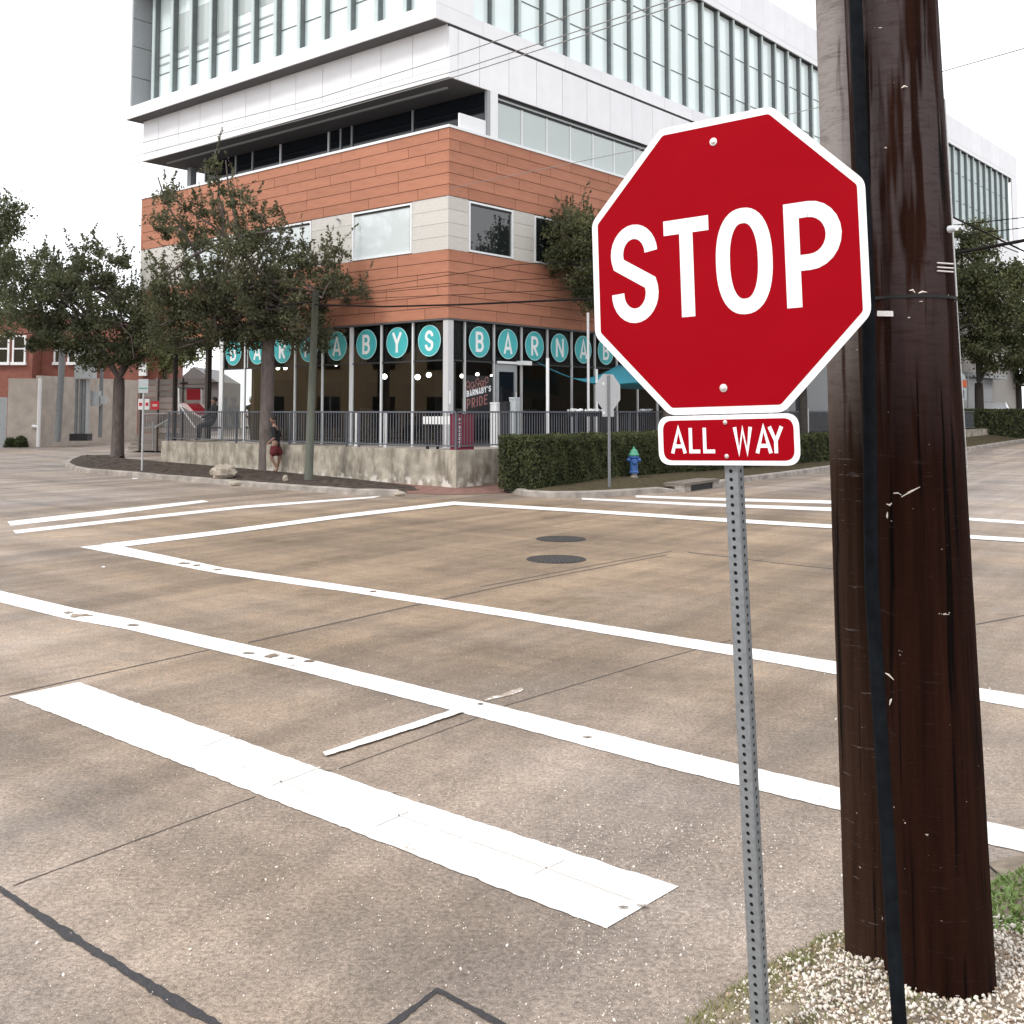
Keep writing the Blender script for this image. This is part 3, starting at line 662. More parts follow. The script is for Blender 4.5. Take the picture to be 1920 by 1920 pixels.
# grass blades
def blades(name, xy, h, wdt, m, lean=.5):
    n_ = len(xy); V = np.zeros((n_, 4, 3)); a = rng.uniform(0, 6.283, n_); hh = h*rng.uniform(.5, 1.2, n_); ln = rng.uniform(0, lean, n_)*hh; b = rng.uniform(0, 6.283, n_)
    base = np.array([(x, y, vheight(x, y)) for x, y in xy]); ax = np.stack([np.cos(a), np.sin(a), 0*a], 1)*wdt
    V[:, 0] = base-ax; V[:, 1] = base+ax; mid = base+np.stack([np.cos(b)*ln*.4, np.sin(b)*ln*.4, hh*.6], 1); V[:, 2] = mid+ax*.7
    V[:, 3] = base+np.stack([np.cos(b)*ln, np.sin(b)*ln, hh], 1)
    Fq = np.arange(n_*4).reshape(n_, 4); return fast_mesh(name, V.reshape(-1, 3), Fq, m)
xy = []
while len(xy) < 8500:
    x, y = rng.uniform(.45, 1.45), rng.uniform(2.5, 4.1); ed = edge_dist(x, y)
    if ed < .0: continue
    k = 1 if (x < .92 or ed < .14) else .22
    if rng.uniform() < k: xy.append((x, y))
tag(blades('grass', xy, .022, .0015, 'grass', 1.3), 'short dry grass mixed with gravel at the foot of the sign post', 'grass', kind='stuff')
xy = []
while len(xy) < 15000:
    x, y = rng.uniform(1.5, 4.0), rng.uniform(3.2, 5.2)
    if edge_dist(x, y) > .17 and y > 4.03-.35*(x-1.6): xy.append((x, y))
tag(blades('clover_grass', xy, .024, .0062, 'clover', 1.9), 'green clover and grass on the verge beside the big pole', 'grass', kind='stuff')
# little twig
MB().tube([G(1842,1618,.03), G(1868,1640,.06), G(1886,1650,.05)], [.006, .005, .002], 6)
tw = MB().tube([G(1845,1616,.05), G(1865,1633,.06), G(1887,1650,.05)], [.006, .005, .002], 6).build('twig', 'bark_dark'); tag(tw, 'dark broken twig lying on the kerb right of the big pole', 'twig')

# ================================================================== NEAR STOP SIGN
SC = Vector((.6345, 3.2444, 2.399)); SA = Vector((.79606, -.60469, .0253)).normalized(); SU = Vector((-.0223, .0124, .9997)).normalized(); SN = SA.cross(SU).normalized()  # towards viewer
if SN.y > 0: SN = -SN
SR = Matrix((SA, SN, SU)).transposed()                    # local x right, y out towards road (normal), z up ; left-handed check below
if SR.determinant() < 0: SR = Matrix((SA, -SN, SU)).transposed(); NS = -1
else: NS = 1
def sign_empty(name, label, cat): 
    e = empty(name, SC, label, cat); e.rotation_euler = SR.to_euler(); return e
def TS(x, z, d): return (x, NS*d, z)
def octagon(h): s = h*math.tan(math.pi/8); return [(-s, h), (s, h), (h, s), (h, -s), (s, -h), (-s, -h), (-h, -s), (-h, s)]
def rounded(poly, r, k=4):
    out = []; n_ = len(poly)
    for i in range(n_):
        p, a, b = Vector(poly[i]), Vector(poly[i-1]), Vector(poly[(i+1) % n_])
        p0 = p+(a-p).normalized()*r; p1 = p+(b-p).normalized()*r
        for j in range(k+1):
            t = j/k; q = p0*(1-t)**2+p*2*t*(1-t)+p1*t*t; out.append((q.x, q.y))
    return out
def plate(name, poly, d0, d1, m, parent):
    n_ = len(poly); vs = [TS(x, z, d0) for x, z in poly]+[TS(x, z, d1) for x, z in poly]
    return MB().add(vs, [tuple(range(n_)), tuple(range(n_, 2*n_))[::-1]]+[(i, n_+i, n_+(i+1) % n_, (i+1) % n_) for i in range(n_)]).build(name, m, parent)
ss = sign_empty('stop_sign', 'large red octagonal stop sign bolted to the perforated post in the foreground', 'stop sign')
plate('border_plate', rounded(octagon(.457), .022), -.002, 0, 'sign_white', ss)
plate('red_face', rounded(octagon(.4345), .008), .0001, .0007, 'sign_red', ss)
for ch, x0, x1, y0, y1 in (('S', -.386, -.213, -.158, .162), ('T', -.188, -.031, -.153, .157), ('O', -.010, .174, -.160, .163), ('P', .213, .385, -.154, .154)):
    letter('letter', ch, x0, y0, x1-x0, y1-y0, .0465, TS, 'letter_white', ss, z=.0012)
def bolt(parent, x, z, r=.013):
    mb = MB(); prof = [(r, 0), (r*.96, .0025), (r*.55, .0035), (r*.55, .0075), (r*.3, .009), (0, .009)]
    n_ = 14; vs = [TS(x+q*math.cos(2*math.pi*k/n_), z+q*math.sin(2*math.pi*k/n_), .001+h) for q, h in prof for k in range(n_)]
    fs = [(i*n_+k, i*n_+(k+1) % n_, (i+1)*n_+(k+1) % n_, (i+1)*n_+k) for i in range(len(prof)-1) for k in range(n_)]
    mb.add(vs, fs); return mb.build('bolt', 'bolt', parent)
bolt(ss, -.003, .382); bolt(ss, 0, -.379)
# plaque
pl = sign_empty('all_way_plaque', 'small red rounded plaque with white border below the stop sign on the same post', 'sign')
def rrect(x0, x1, z0, z1, r): return rounded([(x0, z1), (x1, z1), (x1, z0), (x0, z0)], r, 6)
plate('border_plate', rrect(-.232, .233, -.612, -.460, .042), -.002, 0, 'sign_white', pl)
plate('red_face', rrect(-.214, .216, -.598, -.474, .032), .0001, .0007, 'sign_red', pl)
for ch, x0, x1 in (('A', -.187, -.133), ('L', -.124, -.086), ('L', -.076, -.036), ('W', .026, .086), ('A', .096, .149), ('Y', .137, .184)):
    letter('letter', ch, x0, -.576, x1-x0, .078, .0115, TS, 'letter_white', pl, z=.0012)
bolt(pl, .001, -.483, .007); bolt(pl, .002, -.585, .007)
# post: square perforated tube
top = SC+SU*.42-SN*.026; bot = Vector((.735, 3.262, .03)); ax = (top-bot); PL = ax.length; az_ = ax.normalized()
px_ = (SA-az_*SA.dot(az_)).normalized(); py_ = az_.cross(px_).normalized()
pe = empty('sign_post', bot, 'galvanized square sign post full of round holes, carrying the stop sign', 'sign post')
pe.rotation_euler = Matrix((px_, py_, az_)).transposed().to_euler()
W2, HR, PITCH, CH = .0225, .0061, .0254, .005
def perf_face():
    """one face of the tube with real holes: plane y=-W2, x across"""
    vs, fs = [], []; n_ = 12; xw = W2-CH; N = int(PL/PITCH)
    for i in range(N+1):
        z0, z1 = i*PITCH, min((i+1)*PITCH, PL+.0001); zc = (z0+z1)/2; o = len(vs)
        if z1-z0 < PITCH*.9: vs += [(-xw, -W2, z0), (xw, -W2, z0), (xw, -W2, z1), (-xw, -W2, z1)]; fs.append((o, o+1, o+2, o+3)); continue
        for k in range(n_):
            a = 2*math.pi*k/n_+math.pi/n_; c, s = math.cos(a), math.sin(a); m_ = max(abs(c)/xw, abs(s)/(PITCH/2))
            vs.append((c/m_, -W2, zc+s/m_)); vs.append((c*HR, -W2, zc+s*HR)); vs.append((c*HR, -W2+.0028, zc+s*HR))
        for k in range(n_):
            j = (k+1) % n_; fs += [(o+3*k, o+3*j, o+3*j+1, o+3*k+1), (o+3*k+1, o+3*j+1, o+3*j+2, o+3*k+2)]
        # corner fill so the outer edge is a full rectangle
        for sx in (-1, 1):
            for sz_ in (-1, 1):
                q = len(vs); vs.append((sx*xw, -W2, zc+sz_*PITCH/2)); ks = [k for k in range(n_) if math.copysign(1, vs[o+3*k][0]) == sx and math.copysign(1, vs[o+3*k][2]-zc) == sz_]
                ks.sort(key=lambda k: (abs(vs[o+3*k][0]), -abs(vs[o+3*k][2]-zc)))
                for k1, k2 in zip(ks[:-1], ks[1:]): fs.append((q, o+3*k1, o+3*k2))
    return vs, fs
pv, pf = perf_face(); tube = MB()
for r_ in range(4):
    c, s = [(1, 0), (0, 1), (-1, 0), (0, -1)][r_]; tube.add([(x*c-y*s, x*s+y*c, z) for x, y, z in pv], pf)
for sx, sy in ((1, 1), (-1, 1), (-1, -1), (1, -1)):       # rolled corners
    ring = [(sx*(W2-CH)+sx*CH*math.cos(R2D(a)), sy*(W2-CH)+sy*CH*math.sin(R2D(a))) for a in (0, 22.5, 45, 67.5, 90)]
    tube.add([(x, y, z) for z in (0, PL) for x, y in ring], [(i, i+1, i+6, i+5) for i in range(4)])
tube.build('tube', 'galv', pe); pbox('tube_core', pe, 'hole_dark', -.0175, .0175, -.0175, .0175, 0, PL-.001)

# ================================================================== BIG POLE, REAR POLE, CONDUIT
def wpole(name, m, c0, r0, c1, r1, label, cat, rough=.004):
    e = empty(name, c0, label, cat); mb = MB(); n_, K = 48, 60; vs = []
    ax = Vector(c1)-Vector(c0); rr = random.Random(len(label))
    for i in range(K+1):
        t = i/K; c = ax*t; r = r0+(r1-r0)*t
        for k in range(n_):
            a = 2*math.pi*k/n_; d = r+rough*.5*math.sin(3*a+t*3)+rough*.35*math.sin(7*a-t*5)+rr.uniform(-1, 1)*rough*.12
            vs.append((c.x+d*math.cos(a), c.y+d*math.sin(a), c.z))
    mb.add(vs, [(i*n_+k, i*n_+(k+1) % n_, (i+1)*n_+(k+1) % n_, (i+1)*n_+k) for i in range(K) for k in range(n_)]+[tuple(range(K*n_, (K+1)*n_))])
    mb.build('shaft', m, e, smooth=True); return e
pm = wpole('utility_pole', 'pole_main', (1.417, 3.655, .0), .174, (1.417-.084*2.1, 3.69, 7.0), .135, 'thick dark brown wooden utility pole right behind the stop sign', 'utility pole')
PR0 = Vector((1.300, 3.875, .0))
wpole('utility_pole', 'pole_rear', PR0, .123, (1.300-.05*2.1, 3.93, 7.0), .095, 'thinner weathered pole standing against the left side of the thick one', 'utility pole')
cd = MB(); cpts = [P(1603, -90, 3.60), P(1604, 0, 3.58), P(1616, 300, 3.52), P(1628, 560, 3.46), P(1634, 1100, 3.36), P(1653, 1400, 3.30), P(1678, 1800, 3.16), P(1687, 1925, 3.12), P(1692, 1990, 3.10)]
cd.tube(cpts, [.0215]*9, 14); tag(cd.build('conduit', 'conduit', smooth=True), 'black cable conduit running up in front of the thick wooden pole', 'conduit')
# band, strips and hardware on the main pole
def axis(z): t = z/7; return Vector((1.417-.176*t, 3.655+.035*t, z)), .174+(.135-.174)*t
def hoop(name, z, h, m, ex=.006, lab=None):
    c, r = axis(z); o = MB().lathe([(r+ex-.003, -h/2), (r+ex, -h/2), (r+ex, h/2), (r+ex-.003, h/2)], (c.x-1.417, c.y-3.655, c.z), 40).build(name, m, pm, smooth=False)
    if lab: o['label'] = lab
hoop('steel_band', 2.33, .010, 'hole_dark', .0045)
def on_pole(u, v, push=.004):                            # point where the sight line through (u, v) meets the pole
    r = ray(u, v)
    z = 2.0
    for _ in range(12):
        c, rad = axis(z); rad += push; o = Vector((0, 0, CAMH)); dx, dy = r.x, r.y; fx, fy = o.x-c.x, o.y-c.y
        A = dx*dx+dy*dy; Bq_ = 2*(fx*dx+fy*dy); Cq = fx*fx+fy*fy-rad*rad; D = max(0, Bq_*Bq_-4*A*Cq); t = (-Bq_-math.sqrt(D))/(2*A); z = CAMH+r.z*t
    return o+r*t
PMO = Vector((1.417, 3.655, 0))
for v0 in (494, 502, 509):
    MB().tube([on_pole(1757, v0-1)-PMO, on_pole(1772, v0)-PMO, on_pole(1787, v0+1)-PMO], .0028, 6).build('nail_strip', 'bolt', pm)
def pole_edge_wire(v0, v1, n_=8):
    o = []
    for i in range(n_+1):
        v = v0+(v1-v0)*i/n_; u = 1760+(1868-1760)*v/1880.
        lo, hi = u-60, u+40                              # search for the silhouette edge
        for _ in range(18):
            mid = (lo+hi)/2; r = ray(mid, v); z = CAMH+r.z*3.7; c, rad = axis(z); d = abs(r.x*c.y-r.y*c.x)/math.hypot(r.x, r.y)
            if d < rad+.003: lo = mid
            else: hi = mid
        o.append(P(lo, v, 3.72)-PMO)
    return o
MB().tube(pole_edge_wire(185, 556), .0036, 6).build('ground_wire_cover', 'white_paint', pm)
MB().tube(pole_edge_wire(562, 880), .0016, 6).build('ground_wire_cover', 'white_paint', pm)
iv = on_pole(1781, 430, .012)-PMO; MB().tube([iv, iv+Vector((.01, -.03, 0))], [.013, .009], 12).build('insulator', 'porcelain', pm)
tg = on_pole(1660, 588, .008)-PMO; o = MB().box(-.026, .03, -.002, .002, -.009, .009).build('metal_tag', 'bolt', pm, loc=tg, rot=(0, R2D(3), R2D(-20)))
for (a_, b_) in (((1722, 550), (1738, 548)), ((1705, 545), (1716, 549)), ((1690, 932), (1725, 913)), ((1675, 925), (1690, 928)), ((1662, 945), (1672, 943)), ((1664, 960), (1664, 972)), ((1660, 1262), (1676, 1275)), ((1668, 1322), (1672, 1310)), ((1690, 165), (1702, 163)), ((1640, 52), (1663, 50))):
    p0, p1 = on_pole(*a_, .0015)-PMO, on_pole(*b_, .0015)-PMO; pmid = (p0+p1)/2+Vector((rnd.uniform(-.004, .004), 0, rnd.uniform(-.006, .006)))
    MB().tube([p0, pmid, p1], [.0012, .0035, .001], 5).build('wood_splinter', 'pebble', pm)

# ================================================================== OVERHEAD CABLES
def wire(pts, r, label, m='cable', sag=0, group=None):
    q = [P(*p) for p in pts]; o = []
    if len(q) == 2 and sag:
        for i in range(17): t = i/16; p = q[0].lerp(q[1], t); p.z -= sag*4*t*(1-t); o.append(p)
    else:
        for a, b in zip(q[:-1], q[1:]): o += [a.lerp(b, j/6) for j in range(6)]
        o.append(q[-1])
    return tag(MB().tube(o, r, 6).build('overhead_cable', m, smooth=True), label, 'cable', group)
wire([(-60, 299, 44), (250, 272, 36), (600, 183, 26), (860, 101, 21), (1151, 0, 17.5), (1330, -60, 16)], .0095, 'topmost of three thin cables slanting across the white band of the office building', 'cable_gray')
wire([(240, 296, 36), (600, 203, 26), (860, 131, 21), (1261, 0, 16.5), (1430, -55, 15)], .0095, 'middle one of three thin cables slanting across the white band', 'cable_gray')
wire([(240, 310, 36), (600, 215, 26), (860, 142, 21), (1300, 0, 16.2), (1470, -55, 15)], .0095, 'lowest of three thin cables slanting across the white band', 'cable_gray')
wire([(590, 571, 26.8), (720, 575, 25), (870, 571, 23), (1110, 560, 20), (1400, 527, 16.5), (1800, 473, 13), (1990, 438, 12)], .022, 'thick black cable from the greenish pole behind the stop sign')
wire([(590, 556, 26.8), (960, 497, 21), (1110, 487, 19.5), (1400, 465, 17), (1990, 400, 13)], .007, 'thin service cable, highest at the greenish pole', 'cable')
wire([(590, 560, 26.8), (960, 525, 21), (1110, 518, 19.5), (1400, 492, 17), (1990, 418, 13)], .007, 'thin service cable just below the highest one at the greenish pole', 'cable')
wire([(590, 564, 26.8), (960, 548, 21), (1110, 541, 19.5), (1400, 530, 17)], .007, 'thin service cable close above the thick black one', 'cable')
wire([(843, 353, 26), (1213, 277, 20), (1540, 200, 16)], .006, 'faint thin cable crossing the upper terracotta band', 'cable_gray')
wire([(1760, 136, 20), (1990, 71, 16)], .009, 'single cable in the sky right of the thick pole', 'cable_gray')
wire([(1780, 404, 18), (1920, 471, 20), (2000, 510, 21)], .016, 'black cable sloping down to the right over the right hand tree')
wire([(-80, 640, 46), (0, 631, 44), (95, 621, 42), (300, 598, 38), (585, 566, 27)], .022, 'thick cable from the left edge through the left tree crowns')

# ================================================================== CORNER OFFICE BUILDING
bld = empty('office_building', B0, 'corner office building with terracotta bands, white panels and a glazed ground floor restaurant', 'building', rot=(0, 0, ANG))
Z0, ZF, ZE, ZD, ZC, ZB, ZA = .95, 4.49, 6.39, 7.88, 9.78, 11.20, 12.70
ZG0, ZG1, ZT = 13.15, 17.55, 19.20
LN, RN = 15.7, 56.0
# masses
pbox('core', bld, 'terra_core', .08, 26, .08, LN-.05, ZF, ZE); pbox('core', bld, 'stone_core', .085, 26, .085, LN-.06, ZE, ZD)
pbox('core', bld, 'terra_core', .08, 26, .08, LN-.05, ZD, ZC-.12)
pbox('core', bld, 'stone_core', 26, RN, .3, LN, .2, ZB)
# terracotta panels
def panels(z0, z1, rows, seed):
    rr = random.Random(seed); rh = (z1-z0)/rows; g = .008
    for r in range(rows):
        za, zb = z0+r*rh+g, z0+(r+1)*rh-g
        x = 0; first = True
        cuts = [0]; o = [1.0, 2.0, .45, 1.5, .8, 1.9][(r+seed) % 6]
        q = o
        while q < 14.5: cuts.append(q); q += 2.05
        cuts.append(14.5 if False else 13.6)
        cuts = sorted(set(c for c in cuts if c <= 13.6))
        for a, b in zip(cuts[:-1], cuts[1:]):
            if b-a > .05: pbox('terracotta_panel', bld, 'terracotta', a+(g if a else 0), b-g, 0, .05, za, zb)
        cuts = [0]; q = [2.0, .9, 1.6, .4, 1.2, 2.0][(r+seed) % 6]
        while q < LN: cuts.append(q); q += 2.05
        cuts.append(LN)
        for a, b in zip(cuts[:-1], cuts[1:]):
            if b-a > .05: pbox('terracotta_panel', bld, 'terracotta', 0, .05, a+(g if a else .052), b-g, za, zb)
        pbox('terracotta_panel', bld, 'terracotta', 13.62, 26, 0, .05, za, zb)
panels(ZF, ZE, 6, 1); panels(ZD, ZC, 6, 4)
pbox('end_face', bld, 'terracotta', .051, 5, LN-.02, LN+.03, ZF, ZE-.01); pbox('end_face', bld, 'terracotta', .051, 5, LN-.02, LN+.03, ZD+.01, ZC); pbox('end_face', bld, 'stone', .051, 5, LN-.02, LN+.02, ZE, ZD)
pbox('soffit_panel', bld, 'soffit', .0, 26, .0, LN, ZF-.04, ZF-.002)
pbox('parapet_cap', bld, 'frame_white', -.03, .16, -.03, LN+.03, ZC+.002, ZC+.075); pbox('parapet_cap', bld, 'frame_white', .161, 26, -.03, .16, ZC+.002, ZC+.075)
# beige stone storey with windows
wins_l = [(1.44, 3.96), (5.88, 8.4), (10.3, 12.8)]; wins_r = [(.83, 2.75), (3.76, 5.7), (6.7, 8.6), (9.6, 11.5)]
def tiles(axis_, L_, wins):
    rows = 4; rh = (ZD-ZE)/rows; g = .004
    edges = [0]+[e for w_ in wins for e in w_]+[L_]
    for i in range(0, len(edges), 2):
        a, b = edges[i], edges[i+1]; k = max(1, round((b-a)/1.3))
        for r in range(rows):
            for j in range(k):
                c0 = a+(b-a)*j/k+g; c1 = a+(b-a)*(j+1)/k-g; z0, z1 = ZE+r*rh+g, ZE+(r+1)*rh-g
                if axis_ == 'x': pbox('stone_tile', bld, 'stone', c0, c1, .018, .06, z0, z1)
                else: pbox('stone_tile', bld, 'stone', .018, .06, max(c0, .062), c1, z0, z1)
tiles('x', 13.6, wins_r); tiles('y', LN, wins_l)
def window(axis_, a, b, z0, z1, gm, vert=()):
    mb = MB(); f = .055
    def bx(p0, p1, q0, q1, d0, d1, B=mb):
        if axis_ == 'x': B.box(p0, p1, d0, d1, q0, q1)
        else: B.box(d0, d1, p0, p1, q0, q1)
    bx(a, a+f, z0, z1, -.01, .078); bx(b-f, b, z0, z1, -.01, .078); bx(a+f, b-f, z0, z0+f, -.01, .078); bx(a+f, b-f, z1-f, z1, -.01, .078)
    w_ = mb.build('window', 'frame_white', bld); g = MB(); bx(a+f, b-f, z0+f, z1-f, .045, .07, g); g.build('pane', gm, w_)
    s = MB(); bx(a+f, a+f+.04, z0+f, z1-f, .02, .044, s); bx(a+f+.04, b-f, z1-f-.05, z1-f, .02, .044, s); s.build('gasket', 'joint_dark', w_)
for i, (a, b) in enumerate(wins_l): window('y', a, b, ZE+.02, ZD-.03, 'win_glass')
for i, (a, b) in enumerate(wins_r): window('x', a, b, ZE+.02, ZD-.03, 'win_glass_dark')
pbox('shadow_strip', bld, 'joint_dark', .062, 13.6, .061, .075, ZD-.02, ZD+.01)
MB().tube([(-.02, 4.55, ZD-.16), (-.12, 4.55, ZD-.14)], .04, 8).build('camera_unit', 'frame_gray', bld)
# ---- ground floor
GX, GY = .20, .20                                         # glass line set back from the terracotta face
pbox('floor_slab', bld, 'inner_floor', .1, 26, .1, 10.7, Z0-.12, Z0); pbox('back_wall', bld, 'inner_wall', .4, 11.9, 9.2, 9.35, Z0, ZF-.05); pbox('back_wall', bld, 'inner_wall', 11.9, 12.05, .4, 9.35, Z0, ZF-.05)
pbox('ceiling', bld, 'inner_dark', .3, 13.5, .3, 10.6, ZF-.14, ZF-.05)
pbox('corner_pier', bld, 'mullion', .02, .235, .02, .21, Z0, ZF-.045)
yl = [.2, 1.487, 2.785, 4.085, 5.41, 6.73, 8.03, 9.34, 10.65]
xr = [.235, .80, 2.04, 3.28, 4.52, 5.75, 6.99, 8.23, 9.47, 10.7, 11.9]
ZTR = 3.35
for i, y in enumerate(yl[1:]):
    wd = .13 if abs(y-4.085) < .01 else (.20 if y > 10 else .05)
    pbox('mullion', bld, 'frame_white', .10, .165, y-wd/2, y+wd/2, Z0, ZF-.045)
for i, x in enumerate(xr[1:]): pbox('mullion', bld, 'mullion', x-.025, x+.025, .10, .165, Z0, ZF-.045)
for a, b in zip(yl[:-1], yl[1:]):
    pbox('window_pane', bld, 'shop_glass', .135, .142, a+.03, b-.03, Z0+.04, ZF-.05)
    pbox('transom', bld, 'joint_dark', .115, .18, a+.03, b-.03, ZTR-.02, ZTR+.02); pbox('spandrel_panel', bld, 'dark_glass_back', .21, .24, a+.03, b-.03, ZTR, ZF-.05)
for i, (a, b) in enumerate(zip(xr[:-1], xr[1:])):
    if i == 2:
        pbox('window_pane', bld, 'shop_glass', a+.03, b-.03, .135, .142, ZTR+.03, ZF-.05)
    else: pbox('window_pane', bld, 'shop_glass', a+.03, b-.03, .135, .142, Z0+.04, ZF-.05)
    pbox('transom', bld, 'joint_dark', a+.03, b-.03, .115, .18, ZTR-.02, ZTR+.02); pbox('spandrel_panel', bld, 'dark_glass_back', a+.03, b-.03, .21, .24, ZTR, ZF-.05)
for k in range(7): # far restaurant bays right of the sign
    x = 13.2+k*1.5; pbox('mullion', bld, 'mullion', x-.03, x+.03, .04, .19, Z0, ZF-.045)
pbox('window_pane', bld, 'dark_glass', 12.0, 26, .22, .24, Z0, ZF-.05)
# door
dr = MB(); dr.box(2.08, 2.19, .06, .14, Z0, ZTR-.04); dr.box(2.88, 3.0, .06, .14, Z0, ZTR-.04); dr.box(2.19, 2.88, .06, .14, ZTR-.26, ZTR-.04); dr.box(2.19, 2.88, .06, .14, Z0, Z0+.2)
do = dr.build('door', 'frame_gray', bld); MB().box(2.19, 2.88, .09, .10, Z0+.2, ZTR-.26).build('pane', 'dark_glass', do); MB().tube([(2.90, .02, 1.9), (2.90, .02, 2.5)], .018, 8).build('handle', 'bolt', do)
pbox('door_header', bld, 'frame_white', 2.07, 3.25, .0, .039, ZTR-.03, ZTR+.04)
MB().box(2.95, 3.35, -.22, .035, ZTR-.05, ZTR+.07).build('wall_lamp', 'frame_white', bld)
# sign discs
def disc(face, c, ch):
    r = .44; zc = 3.91; mb = MB(); n_ = 40
    def T(x, z, d): return (c+x, .132-d, z) if face == 'x' else (.132-d, c-x, z)
    ring = [(r*math.cos(2*math.pi*k/n_), r*math.sin(2*math.pi*k/n_)) for k in range(n_)]; rin = [(x*.95, z*.95) for x, z in ring]
    fr = MB().add([T(x, zc+z, .0) for x, z in ring]+[T(x, zc+z, .008) for x, z in ring], [tuple(range(n_, 2*n_))]+[(i, (i+1) % n_, n_+(i+1) % n_, n_+i) for i in range(n_)])
    d_ = fr.build('sign_disc', 'teal_rim', bld)
    MB().add([T(x, zc+z, .010) for x, z in rin], [tuple(range(n_))]).build('disc_face', 'teal', d_)
    wd = {'Y': .40, 'S': .33, 'N': .40, 'A': .40}.get(ch, .34)
    letter('letter', ch, -wd/2, zc-.29, wd, .58, .092, T, 'letter_white', d_, z=.014, dz=.002)
WORD = "BARNABYS"
for i, ch in enumerate(WORD):                              # left facade reads from far end to the corner
    a, b = yl[7-i], yl[8-i]; disc('y', (a+b)/2, ch)
for i, ch in enumerate(WORD): a, b = xr[1+i], xr[2+i]; disc('x', (a+b)/2, ch)
# pride decal in the window left of the door
dcl = MB().box(.84, 1.98, .120, .124, 1.75, 2.95).build('window_decal', 'black', bld)
def TD(x, z, d): return (x, .118-d, z)
def slant(x, z, d): return (x, .116-d, z+(x-.85)*.17)
xx = .87
for ch in "BARNABY'S":
    wd = .05 if ch == "'" else .105; letter('letter', ch, xx, 2.34, wd, .17, .034, slant, 'letter_white', dcl, z=.001, dz=.001); xx += wd+.018
xx = .88
for ch in "PRIDE": wd = .05 if ch == 'I' else .15; letter('letter', ch, xx, 2.0, wd, .28, .04, slant, 'decal_pink', dcl, z=.001, dz=.001); xx += wd+.055
for (x, z) in ((.93, 2.38), (1.12, 2.36), (1.33, 2.47), (1.52, 2.42), (1.72, 2.52), (.95, 2.24), (1.2, 2.28), (1.43, 2.34), (1.62, 2.40)):
    mb = MB(); q = [(x+.07*math.cos(a*math.pi/8)*(1+.2*math.sin(a*5)), z+.32+.08*math.sin(a*math.pi/8)) for a in range(17)]; ribbon(mb, q, .025, 0, TD, True); mb.build('ring_motif', 'decal_pink', dcl)
# notices
pbox('notice', bld, 'letter_white', .06, .12, .005, .018, 2.15, 2.5)
# interior pieces: counter, rear columns
pbox('bar_counter', bld, 'inner_dark', 3, 10, 6.2, 6.9, Z0, Z0+1.1); pbox('inner_column', bld, 'inner_dark', 4.2, 4.6, 4.2, 4.6, Z0, ZF-.14)
for k in range(5): pbox('wall_picture', bld, 'inner_dark', 1.2+k*2, 2.1+k*2, 9.14, 9.195, 1.9, 3.0)
# ---- recessed left end with open soffit: slender columns
for y, w_ in ((12.0, .16), (14.05, .12)): pbox('column', bld, 'bark_dark', .5, .5+w_, y, y+w_, .3, ZF-.04)
# ---- third floor
ST = 1.64
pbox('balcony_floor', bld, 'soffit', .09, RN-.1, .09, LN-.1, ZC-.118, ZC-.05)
pbox('floor_body', bld, 'black', ST+.35, 54, .5, 13.9, ZC-.04, ZB)
pbox('corner_post', bld, 'frame_gray', ST-.02, ST+.10, .02, .12, ZC+.08, ZB-.001); pbox('corner_post', bld, 'frame_white', ST+.101, ST+.42, .0, .14, ZC+.08, ZB-.001)
yy = [.15, 3.1, 5.9, 6.45, 7.05, 9.6, 11.2, 12.2, 14.1]
for i, (a, b) in enumerate(zip(yy[:-1], yy[1:])):
    pbox('window_pane', bld, 'mid_glass' if i in (3, 5) and False else 'dark_glass', ST+.02, ST+.05, a+.03, b-.03, ZC-.04, ZB-.02)
    pbox('mullion', bld, 'frame_white' if i in (3, 4) else 'frame_gray', ST-.02, ST+.07, b-.03, b+.03, ZC-.04, ZB-.02)
pbox('sill_wall', bld, 'frame_white', .5, ST-.03, .06, .12, ZC+.076, ZC+.52)
pbox('column', bld, 'frame_gray', ST, ST+.25, 15.05, 15.3, ZC-.04, ZB-.001)
x = 2.065
pbox('head_reveal', bld, 'joint_dark', ST+.43, 26, .10, .16, ZB-.22, ZB-.001); pbox('head_reveal', bld, 'frame_gray', ST+.43, 26, .06, .095, ZB-.16, ZB-.11)  # dark strip stands in for the shadow line of the deep reveal
for k in range(20):
    pbox('window_pane', bld, 'mid_glass', x+.02, x+1.19, .12, .14, ZC+.078, ZB-.22); pbox('mullion', bld, 'frame_white', x+1.19, x+1.23, .09, .16, ZC+.078, ZB-.22); x += 1.21
pbox('wall_infill', bld, 'stone', x, 54, .1, .2, ZC-.1, ZB-.01)
# ---- white band
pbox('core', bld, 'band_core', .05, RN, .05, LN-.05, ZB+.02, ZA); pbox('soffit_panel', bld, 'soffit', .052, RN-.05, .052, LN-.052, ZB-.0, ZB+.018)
pbox('gutter_strip', bld, 'frame_gray', .62, .70, .7, LN-.6, ZB-.05, ZB-.002)
g = .010; xs = [0, .36]; q = 1.26
while q < RN: xs.append(q); q += 1.30 if q < 30 else 3.9
xs.append(RN)
for a, b in zip(xs[:-1], xs[1:]): pbox('white_panel', bld, 'panel_white', a+(g if a else 0), b-g, 0, .048, ZB, ZA-.07)
ys = [.05]; q = 1.45
while q < LN: ys.append(q); q += 1.32
ys.append(LN)
for a, b in zip(ys[:-1], ys[1:]):
    if b-a < .15: continue
    pbox('white_panel', bld, 'panel_white', 0, .048, a+g, b-g, ZB+.30, ZA); pbox('white_panel', bld, 'panel_white', -.006, .048, a+g/3, b-g/3, ZB, ZB+.285)
pbox('white_panel', bld, 'panel_white', .05, RN, LN-.048, LN, ZB, ZA)
